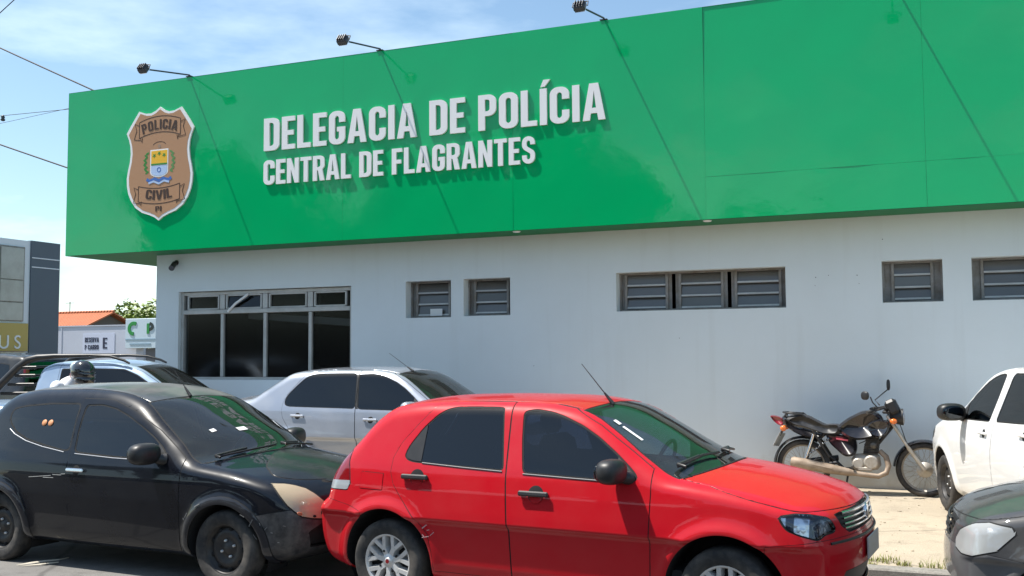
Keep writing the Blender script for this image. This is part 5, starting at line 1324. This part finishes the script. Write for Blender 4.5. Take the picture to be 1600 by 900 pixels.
q.tube([(.56, -.145, .254), (.50, -.15, .262), (.30, -.16, .295), (.0, -.17, .345), (-.10, -.17, .362), (-.125, -.17, .366)], [.030, .044, .056, .063, .061, .046], 16); q.build('exhaust', [EXH], bk)
q = MB(); q.tube([(.33, -.205, .300), (.20, -.21, .325), (.05, -.215, .35)], [.012, .016, .012], 8); q.build('heat_shield', [EXH], bk)
q = MB(); q.tube([(.38, -.09, .36), (0, -.085, .305)], .02, 8); q.tube([(.38, .09, .36), (0, .085, .305)], .02, 8); q.build('swing_arm', [STEEL], bk)
q = MB(); q.tube([(.38, .11, .40), (.2, .115, .37), (-.06, .115, .33)], [.03, .035, .03], 8); q.build('chain_guard', [BLK], bk)
for s_ in (-1, 1):
    q = MB(); q.tube([(.02, s_*.115, .36), (.13, s_*.115, .68)], .016, 8); q.tube([(.035+.09*t*.2, s_*.115, .40+.2*t) if False else (.04+.003*i+.016*math.cos(i*1.2)*.0+.035*math.cos(i*1.3)*.0+ .0028*i, s_*.115+.028*math.cos(i*1.05), .42+.0048*i+.01*math.sin(i*1.05)) for i in range(44)], .006, 5); q.build('shock_absorber', [CHROME if s_ < 0 else STEEL], bk)
    q = MB(); q.tube([(1.305, s_*.075, .305), (1.14, s_*.085, .55)], [.024, .022], 12); q.tube([(1.14, s_*.085, .55), (.93, s_*.085, .90)], .016, 12); q.build('fork_leg', [DUSTALU], bk)
    q = MB(); q.tube([(.96, s_*.09, .86), (.99, s_*.17, .845)], .010, 8); q.ell((1.0, s_*.20, .845), (.04, .03, .032), 14, 8); q.build('turn_signal', [AMBER], bk)
    q = MB(); q.tube([(-.19, s_*.05, .755), (-.20, s_*.12, .745)], .009, 8); q.ell((-.205, s_*.15, .742), (.038, .028, .034), 14, 8); q.build('turn_signal', [AMBER], bk)
    q = MB(); q.tube([(.84, s_*.27, 1.0), (.79, s_*.30, 1.06), (.77 if s_ < 0 else .93, s_*.33, 1.12 if s_ < 0 else 1.18)], .007, 6)
    if s_ < 0: q.ell((.715, -.35, 1.135), (.052, .02, .048), 18, 10, Matrix.Rotation(R(-35), 3, 'Z'), 0, .8)
    else: q.ell((.94, .34, 1.235), (.022, .055, .065), 18, 10, None, 0, .8)
    q.build('mirror', [BLK], bk)
    q = MB(); q.tube([(.55, s_*.10, .33), (.55, s_*.25, .33)], .014, 8); q.build('footpeg', [RUB], bk)
q = MB(); q.tube([(.76, -.36, .955), (.82, -.30, .97), (.90, -.18, .99), (.93, -.08, .965), (.93, .08, .965), (.90, .18, .99), (.82, .30, .97), (.76, .36, .955)], .012, 8); q.box((.92, 0, .94), (.08, .22, .03), bev=.01); hb = q.build('handlebar', [STEEL], bk)
for s_ in (-1, 1):
    q = MB(); q.tube([(.735, s_*.385, .948), (.79, s_*.325, .965)], .018, 10); q.tube([(.86, s_*.27, .985), (.82, s_*.34, .965), (.80, s_*.40, .95)], .006, 6); q.build('grip', [RUB], hb)
q = MB(); q.box((.985, 0, 1.0), (.13, .22, .17), Matrix.Rotation(R(-25), 3, 'Y'), bev=.03); q.build('instrument_pod', [BLK], bk)
q = MB(); q.tube([(.96, 0, .885), (1.02, 0, .885), (1.07, 0, .885), (1.10, 0, .885)], [.05, .08, .092, .094], 24, caps=True); hl = q.build('headlamp', [BLK], bk)
q = MB(); q.ell((1.10, 0, .885), (.022, .086, .086), 24, 10); q.build('lamp_lens', [WHITEL], hl)
q = MB(); q.box((.93, 0, .80), (.09, .20, .07), bev=.02); q.build('fork_clamp', [STEEL], bk)
q = MB(); q.box((-.275, 0, .60), (.006, .20, .17), Matrix.Rotation(R(28), 3, 'Y') @ Matrix.Rotation(R(-14), 3, 'Z')); q.build('licence_plate', [PLATE], bk)
q = MB(); q.box((-.235, 0, .70), (.02, .08, .12), Matrix.Rotation(R(28), 3, 'Y')); q.build('plate_bracket', [BLK], bk)
q = MB()
for k in range(3): q.tube([(.90, -.02-.02*k, .97), (.97+.03*k, -.06, .86), (.90, -.05-.02*k, .70), (.74-.06*k, -.06, .64-.03*k)], .005, 5)
q.tube([(.93, .05, .97), (1.06, .06, .80), (1.12, .07, .60)], .005, 5); q.build('control_cable', [BLK], bk)
q = MB(); q.tube([(.50, -.10, .26), (.47, -.22, .06), (.45, -.24, .012)], .012, 8); q.tube([(.45, -.24, .010), (.40, -.25, .008)], .014, 6); q.build('side_stand', [STEEL], bk)
# the rider walking behind the black car: helmet and white shirt show over its roof
def skin_body(name, joints, bones, mats_, pick):
    me = bpy.data.meshes.new(name); nm = list(joints); me.from_pydata([joints[n_][0] for n_ in nm], [(nm.index(a), nm.index(b)) for a, b in bones], [])
    o = bpy.data.objects.new(name, me); col.objects.link(o)
    o.modifiers.new('skin', 'SKIN'); 
    lay_ = me.skin_vertices[0].data
    for i, n_ in enumerate(nm): lay_[i].radius = joints[n_][1]; lay_[i].use_root = (n_ == 'pelvis')
    sd_ = o.modifiers.new('sub', 'SUBSURF'); sd_.levels = 2; sd_.render_levels = 2
    dg = bpy.context.evaluated_depsgraph_get(); m2 = bpy.data.meshes.new_from_object(o.evaluated_get(dg)); o.modifiers.clear(); o.data = m2; bpy.data.meshes.remove(me)
    for m_ in mats_: m2.materials.append(m_)
    for p in m2.polygons: p.material_index = pick(p.center); p.use_smooth = True
    return o
SKIN = mat('skin', (.30, .16, .10), .55); SHIRT = mat('white_shirt', (.78, .78, .80), .85, bump=(25, .4, .01)); TROU = mat('dark_trousers', (.03, .032, .04), .9); SHOE = mat('shoe_leather', (.02, .018, .016), .5)
J = dict(pelvis=((0, 0, .86), (.145, .115)), belly=((.03, 0, 1.0), (.145, .115)), chest=((.06, 0, 1.22), (.165, .135)), neck0=((.10, 0, 1.36), (.11, .10)), neck=((.19, 0, 1.40), (.055, .055)), head=((.235, 0, 1.455), (.085, .085)), crown=((.235, 0, 1.53), (.07, .07)))
BN = [('pelvis', 'belly'), ('belly', 'chest'), ('chest', 'neck0'), ('neck0', 'neck'), ('neck', 'head'), ('head', 'crown')]
for s_, n_ in ((-1, 'r'), (1, 'l')):
    J.update({n_+'hip': ((-.01, s_*.09, .80), (.088, .088)), n_+'knee': ((.06+s_*.05, s_*.10, .46), (.06, .06)), n_+'ankle': ((-.02+s_*.10, s_*.10, .09), (.042, .042)), n_+'heel': ((.01+s_*.10, s_*.10, .045), (.042, .04)), n_+'toe': ((.18+s_*.10, s_*.12, .035), (.035, .03)),
              n_+'sh': ((.05, s_*.19, 1.345), (.07, .07)), n_+'elb': ((.10, s_*.25, 1.05), (.045, .045)), n_+'wri': ((.30, s_*.22, .86), (.03, .03)), n_+'palm': ((.36, s_*.215, .83), (.036, .02))})
    BN += [('pelvis', n_+'hip'), (n_+'hip', n_+'knee'), (n_+'knee', n_+'ankle'), (n_+'ankle', n_+'heel'), (n_+'heel', n_+'toe'), ('chest', n_+'sh'), (n_+'sh', n_+'elb'), (n_+'elb', n_+'wri'), (n_+'wri', n_+'palm')]
    for k in range(4):
        a = (k-1.5)*.018; L_ = (.07, .08, .075, .06)[k]
        J[n_+'f%d' % k] = ((.36+.03, s_*(.215+a), .825), (.009, .009)); J[n_+'g%d' % k] = ((.36+.03+L_*.6, s_*(.215+a*1.1), .805), (.0085, .0085)); J[n_+'h%d' % k] = ((.36+.03+L_*.9, s_*(.215+a*1.1), .775), (.0075, .0075))
        BN += [(n_+'palm', n_+'f%d' % k), (n_+'f%d' % k, n_+'g%d' % k), (n_+'g%d' % k, n_+'h%d' % k)]
    J[n_+'t0'] = ((.35, s_*.175, .825), (.010, .010)); J[n_+'t1'] = ((.39, s_*.155, .80), (.009, .009)); BN += [(n_+'palm', n_+'t0'), (n_+'t0', n_+'t1')]
def pick(c):
    if c.z < .08: return 3
    if abs(c.y) > .14 and c.z < .92 and c.x > .24: return 0
    if c.z > 1.40 and abs(c.y) < .10 and c.x > .12: return 0
    return 1 if c.z > .86 else 2
pr = empty('person', (-8.60, 8.34, .085), -.12)
tag(pr, 'person in a white shirt and black motorcycle helmet, walking behind the black hatchback', 'person')
bd = skin_body('body', J, BN, [SKIN, SHIRT, TROU, SHOE], pick); bd.parent = pr
q = MB(); Rm = Matrix.Rotation(R(14), 3, 'Y'); hc = Vector((.245, 0, 1.465))
q.ell(hc, (.136, .116, .126), 24, 16, Rm, 0, .96); q.ell(hc+Vector((.03, 0, -.075)), (.112, .104, .065), 20, 10, Rm, 0, .9)
hm = q.build('helmet', [mat('helmet_black', (.012, .012, .013), .12, 0, 1)], bd)
q = MB(); q.ell(hc+Vector((.020, 0, -.01)), (.123, .112, .066), 24, 12, Rm, 0, .95); q.build('visor', [mat('visor_dark', (.02, .022, .025), .06, 0, 1)], hm)
q = MB(); q.ell(hc+Vector((-.080, 0, .05)), (.062, .09, .070), 18, 10, Rm, 0, .95); q.build('helmet_patch', [mat('helmet_pale', (.55, .60, .58), .25, 0, 1)], hm)
q = MB(); q.ell(hc+Vector((-.100, 0, -.03)), (.042, .08, .045), 16, 8, Rm, 0, .95); q.build('helmet_patch', [mat('helmet_red', (.30, .02, .02), .25, 0, 1)], hm)
q = MB()
for s_ in (-1, 1): q.ell((.318, s_*.032, 1.46), (.012, .014, .008), 10, 6)
q.build('eye', [WHITE], bd)
# ------------------------------------------------------------------ across the side street
BW = mat('pale_render', (.74, .77, .82), .8, noise=(.5, .3, (.64, .67, .73))); SLATE = mat('slate_cladding', (.075, .10, .135), .45, noise=(1, .4, (.09, .12, .15)))
CURT = mat('curtain_glass', (.46, .45, .42), .12, noise=(.9, .6, (.24, .22, .19))); OCHRE = mat('ochre_sign', (.50, .37, .10), .5)
bl = empty('shop_building', (-24, 22, 0)); tag(bl, 'pale two storey shop with a dark slate end panel at the left picture edge', 'building')
OB = Vector((-24, 22, 0))
def bx(name, c, d, m, parent=bl, off=OB, bev=0, rot=None):
    q = MB(); q.box(Vector(c)-off, d, rot, bev=bev); return q.build(name, [m], parent)
bx('wall', (-28, 17.9, 2.55), (8, 7.76, 5.1), BW)
bx('end_panel', (-27.98, 22.31, 2.56), (8.04, 1.06, 5.12), SLATE)
for zz in (4.35, 4.62): bx('panel_band', (-23.955, 22.31, zz), (.02, 1.0, .03), BW)
wn_ = bx('window', (-23.985, 20.7, 3.83), (.05, 1.72, 2.14), LOUVF)
for k, (yy, zz, a, b) in enumerate(((20.27, 4.4, .78, .9), (21.12, 4.4, .78, .9), (20.27, 3.72, .78, .40), (21.12, 3.62, .78, .60), (20.27, 3.14, .78, .68), (21.12, 3.03, .78, .50))):
    o = bx('pane', (-23.95, yy, zz), (.03, a, b), CURT); o.parent = wn_
sg = empty('shop_sign', (-23.9, 20.6, 2.3)); tag(sg, 'ochre shop sign with pale letters US under the left building window', 'sign')
q = MB(); q.box((-.05, 0, 0), (.08, 2.2, .80), bev=.01); q.build('board', [OCHRE], sg)
for tx, yy in (('U', .26), ('S', .72)):
    font_text('letter', tx, .55, Matrix.Translation((0.0, yy, -.16)) @ Matrix.Rotation(R(90), 4, 'Z') @ Matrix.Rotation(R(90), 4, 'X'), WHITE, sg, .01)
bx('awning', (-23.6, 20.4, 1.62), (.8, 2.6, .05), SLATE, rot=Matrix.Rotation(R(14), 3, 'Y'))
bx('shopfront', (-23.985, 19.0, .9), (.03, 5.0, 1.5), LOUVF)
# garden wall with a painted notice
gw = empty('perimeter_wall', (-36, 36, 0)); tag(gw, 'bluish white perimeter wall with a painted parking notice', 'wall'); OG = Vector((-36, 36, 0))
PW = mat('bluish_wall', (.52, .55, .64), .85, noise=(.6, .45, (.44, .46, .55)))
q = MB(); q.box((-4.0, .1, 1.58), (14.7, .2, 3.16)); q.box((-4, .1, 3.18), (14.7, .26, .05)); q.build('wall', [PW], gw)
for k in range(5): 
    q = MB(); q.box((-1.55-k*.22, -.012, 1.6), (.05, .02, 3.1)); q.build('pilaster_strip', [PW], gw) if k % 2 == 0 else None
q = MB(); q.box((.72, -.012, 2.36), (1.9, .012, .92)); q.build('notice_board', [mat('notice_white', (.56, .60, .74), .6)], gw)
NI = mat('notice_ink', (.03, .035, .07), .7); MXZ = Matrix.Rotation(R(90), 4, 'X')
def gl_text(tx, x, z, wid, hgt, y, m, parent):
    sx = wid/advance(tx)
    for c in tx:
        if c == ' ': x += .265*sx; continue
        w, sp_ = GL[c]; curve_fill('letter', [[(a, b) for a, b in p] for p in sp_], .004, Matrix.Translation((x, y, z)) @ MXZ @ Matrix.Diagonal((sx, hgt, 1, 1)), m, parent); x += (w+.075)*sx
gl_text('RESERVA', -.10, 2.42, .84, .22, -.025, NI, gw); gl_text('P CARRO', -.10, 2.08, .84, .22, -.025, NI, gw); gl_text('E', .98, 2.12, .26, .5, -.025, NI, gw)
q = MB(); q.box((4.3, -.01, 1.05), (1.6, .06, 2.1), bev=.01); q.build('gate', [mat('grey_gate', (.13, .13, .15), .6)], gw)
# clinic sign board over the gate
cb = empty('clinic_sign', (-32.6, 35.8, 2.78)); tag(cb, 'pale sign board with curved green lettering above the grey gate', 'sign')
q = MB(); q.box((0, 0, 0), (1.75, .14, 1.34), bev=.015); q.build('board', [mat('sign_pale_blue', (.55, .66, .74), .5)], cb)
GR2 = mat('sign_green', (.02, .25, .05), .5)
curve_fill('letter', [stroke(arc(-.38, .22, .27, 60, 270, 12, .24), .16)], .01, Matrix.Translation((.0, -.085, 0)) @ MXZ, GR2, cb)
curve_fill('letter', [stroke([(.02, -.02), (.02, .44)], .14)], .01, Matrix.Translation((.42, -.085, 0)) @ MXZ, GR2, cb)
curve_fill('letter', [stroke(arc(.02, .3, .2, 80, -80, 10, .13), .14)], .01, Matrix.Translation((.47, -.085, 0)) @ MXZ, mat('sign_dark', (.02, .03, .03), .5), cb)
q = MB(); q.box((0, -.08, -.27), (1.7, .012, .07)); q.box((0, -.08, -.48), (1.2, .012, .07)); q.build('sign_band', [mat('sign_grey', (.25, .36, .45), .5)], cb)
# tiled house behind it
TILE = mat('roof_tiles', (.52, .17, .075), .85, noise=(4, .6, (.36, .11, .05)))
N_, L_ = TILE.node_tree.nodes, TILE.node_tree.links
tcx = N_.new('ShaderNodeTexCoord'); wv = N_.new('ShaderNodeTexWave'); wv.inputs['Scale'].default_value = 1.6; wv.bands_direction = 'X'; L_.new(tcx.outputs['Object'], wv.inputs['Vector'])
bp_ = N_.new('ShaderNodeBump'); bp_.inputs['Strength'].default_value = 1; bp_.inputs['Distance'].default_value = .08; L_.new(wv.outputs['Fac'], bp_.inputs['Height']); L_.new(bp_.outputs[0], N_['Principled BSDF'].inputs['Normal'])
hs = empty('tiled_house', (-42, 39.9, 0)); tag(hs, 'low house with an orange tiled roof behind the perimeter wall', 'house')
q = MB(); q.box((-.2, .0, 1.65), (7.4, 3.1, 3.3)); q.add([(3.48, -1.55, 3.3), (3.48, 1.55, 3.3), (3.48, 0, 3.9)], [(0, 1, 2)]); q.build('wall', [mat('shaded_house_wall', (.14, .13, .12), .9)], hs)  # the gable's eave shadow is put into this dark wall colour
q = MB()
for s_ in (-1, 1):
    q.add([(-4.2, 0, 4.03), (3.85, 0, 4.03), (3.85, s_*1.85, 3.27), (-4.2, s_*1.85, 3.27), (-4.2, 0, 3.95), (3.85, 0, 3.95), (3.85, s_*1.85, 3.19), (-4.2, s_*1.85, 3.19)], [(0, 3, 2, 1), (4, 5, 6, 7), (1, 2, 6, 5), (2, 3, 7, 6), (0, 4, 7, 3)])
q.tube([(-4.2, 0, 4.05), (3.87, 0, 4.05)], .07, 8); q.build('roof', [TILE], hs)
q = MB(); q.tube([(.9, 0, 4.0), (.9, 0, 4.62)], .02, 6); q.tube([(.6, 0, 4.55), (1.2, 0, 4.55)], .012, 6); q.build('aerial', [STEEL], hs)
# trees: beyond the wall, and across the main street (they show as reflections in the sign and the car glass)
LEAF = mat('leaves', (.075, .13, .022), .55, noise=(.6, .8, (.045, .085, .015)), Subsurface_Weight=0.0)
LEAF2 = mat('light_leaves', (.20, .27, .05), .55, noise=(1.5, .7, (.11, .17, .03)))
BARK = mat('bark', (.10, .075, .055), .9, noise=(9, .6, (.06, .045, .035)), bump=(30, .6, .02))
def tree(name, x, y, H, rad, n, leaf, m, lab, grp, seed, squash=.8, hb=.62):
    r_ = random.Random(seed); t = empty(name, (x, y, -.05)); tag(t, lab, 'tree', grp)
    q = MB(); th = H*.42; q.tube([(0, 0, 0), (.05, .03, th*.5), (0, .1, th), (.1, .05, H*.75)], [H*.03, H*.024, H*.018, H*.006], 10); cl = []
    for k in range(11):
        a = 2*math.pi*k/11+r_.uniform(-.3, .3); rr_ = rad*r_.uniform(.35, .85); hz_ = H*hb+r_.uniform(-.25, .32)*H*.8*squash*.6
        e = Vector((rr_*math.cos(a), rr_*math.sin(a), hz_)); q.tube([(0, .05, th*r_.uniform(.75, 1.1)), e*.55+Vector((0, 0, th*.45)), e], [H*.011, H*.007, H*.003], 6); cl.append((e, rad*r_.uniform(.30, .48)))
    cl.append((Vector((0, 0, H-rad*.45)), rad*.45)); q.build('trunk', [BARK], t)
    V, F = [], []
    for _ in range(n):
        c, s_ = r_.choice(cl); d = Vector((r_.gauss(0, 1), r_.gauss(0, 1), r_.gauss(0, .75))).normalized()*s_*r_.random()**.35; p = c+d
        u = Vector((r_.gauss(0, 1), r_.gauss(0, 1), r_.gauss(0, .5))).normalized(); w = u.orthogonal().normalized(); l = leaf*r_.uniform(.6, 1.3); b = len(V)
        V += [p-u*l, p+w*l*.45, p+u*l, p-w*l*.45]; F.append((b, b+1, b+2, b+3))
    mesh_obj('crown', [tuple(v) for v in V], F, m, t); return t
tree('leafy_tree', -42.8, 46, 5.2, 1.9, 3400, .16, LEAF2, 'yellow green tree crown behind the tiled house', None, 3)
tree('leafy_tree', -40.9, 46, 5.2, 1.9, 3400, .16, LEAF2, 'yellow green tree crown above the clinic sign board', None, 4)
for k, (x, y, H, rad) in enumerate(((-33, -17, 13.5, 5.2), (-23.5, -18, 12.5, 5.0), (-14.5, -17, 13.5, 5.2), (-6.5, -19, 8.5, 3.6))):
    tree('shade_tree', x, y, H, rad, 3600, .36, LEAF, 'dense shade tree across the street, seen only mirrored in the glossy sign', 'shade trees across the street', 20+k)
# long low house across the street, seen only in reflections
oh = empty('street_house', (-16, -18.5, 0)); tag(oh, 'long low dull house across the street, seen only mirrored in the cars and panes', 'house')
q = MB(); q.box((0, -3, 1.9), (62, 6, 3.8)); q.build('wall', [mat('dull_ochre_wall', (.20, .175, .14), .9, noise=(.4, .5, (.12, .11, .09)))], oh)
q = MB(); q.box((0, -2.7, 3.92), (63, 7.4, .16)); q.build('roof', [TILE], oh)
for k in range(12):
    q = MB(); q.box((-27+k*4.9, .03, 1.6), (1.5 if k % 3 else 2.4, .1, 1.4 if k % 3 else 2.6)); q.build('shutter', [SLATE], oh)
# ------------------------------------------------------------------ overhead wires and litter
WIRE = mat('wire_black', (.02, .02, .022), .6)
def wire(pts, r_, lab):
    q = MB(); q.tube(pts, r_, 6); tag(q.build('overhead_wire', [WIRE]), lab, 'wire', 'overhead wires at the left of the sky')
def sag(a, b, s_, n=14): return [(a[0]+(b[0]-a[0])*i/n, a[1]+(b[1]-a[1])*i/n, a[2]+(b[2]-a[2])*i/n-s_*4*(i/n)*(1-i/n)) for i in range(n+1)]
wire(sag((-27.5, 15, 12.82), (-12.76, 15, 5.95), .06), .016, 'dark overhead wire running down to the top left corner of the sign')
wire(sag((-27.5, 15, 9.6), (-12.76, 15, 4.51), .05), .016, 'dark overhead wire running down to the left edge of the sign')
wire(sag((-30, 18, 7.95), (-15.3, 18, 7.55), .03), .007, 'thin faint overhead wire with a small insulator left of the sign')
wire(sag((-30, 18.3, 7.0), (-16.2, 18.3, 7.95), .02), .005, 'thinnest rising overhead wire left of the sign')
wire(sag((-19.5, 15, 7.75), (-13.2, 15, 11.35), .02), .010, 'overhead wire cutting the top left picture corner')
ins = empty('wire_insulator', (-20.85, 18, 7.62)); tag(ins, 'small pale insulator hanging on the thin wire', 'insulator')
q = MB(); q.lathe([(0, -.09), (.04, -.08), (.06, -.05), (.035, -.02), (.05, .02), (.02, .06), (0, .08)], 14); q.build('insulator_body', [LAMPM], ins)
pl = empty('dry_palm_leaf', (-6.78, 6.42, .004), .35); tag(pl, 'bleached dry palm strip lying on the asphalt beside the black car', 'leaf litter')
q = MB(); DRY = mat('dry_leaf', (.50, .45, .36), .8)
def strip(P_, w_):
    V = []; 
    for i, (a, b, c) in enumerate(P_):
        t = i/(len(P_)-1); ww = w_*(1-abs(2*t-1)**3*.8); V += [(a, b-ww, c), (a, b+ww, c+.008)]
    q.add(V, [(2*i, 2*i+2, 2*i+3, 2*i+1) for i in range(len(P_)-1)])
strip([(-.20, -.14, .01), (-.10, -.11, .02), (.0, -.06, .025), (.08, .02, .02), (.10, .14, .012)], .012); strip([(-.16, -.17, .008), (0, -.12, .012), (.1, -.04, .01)], .008)
q.build('leaf_strip', [DRY], pl)
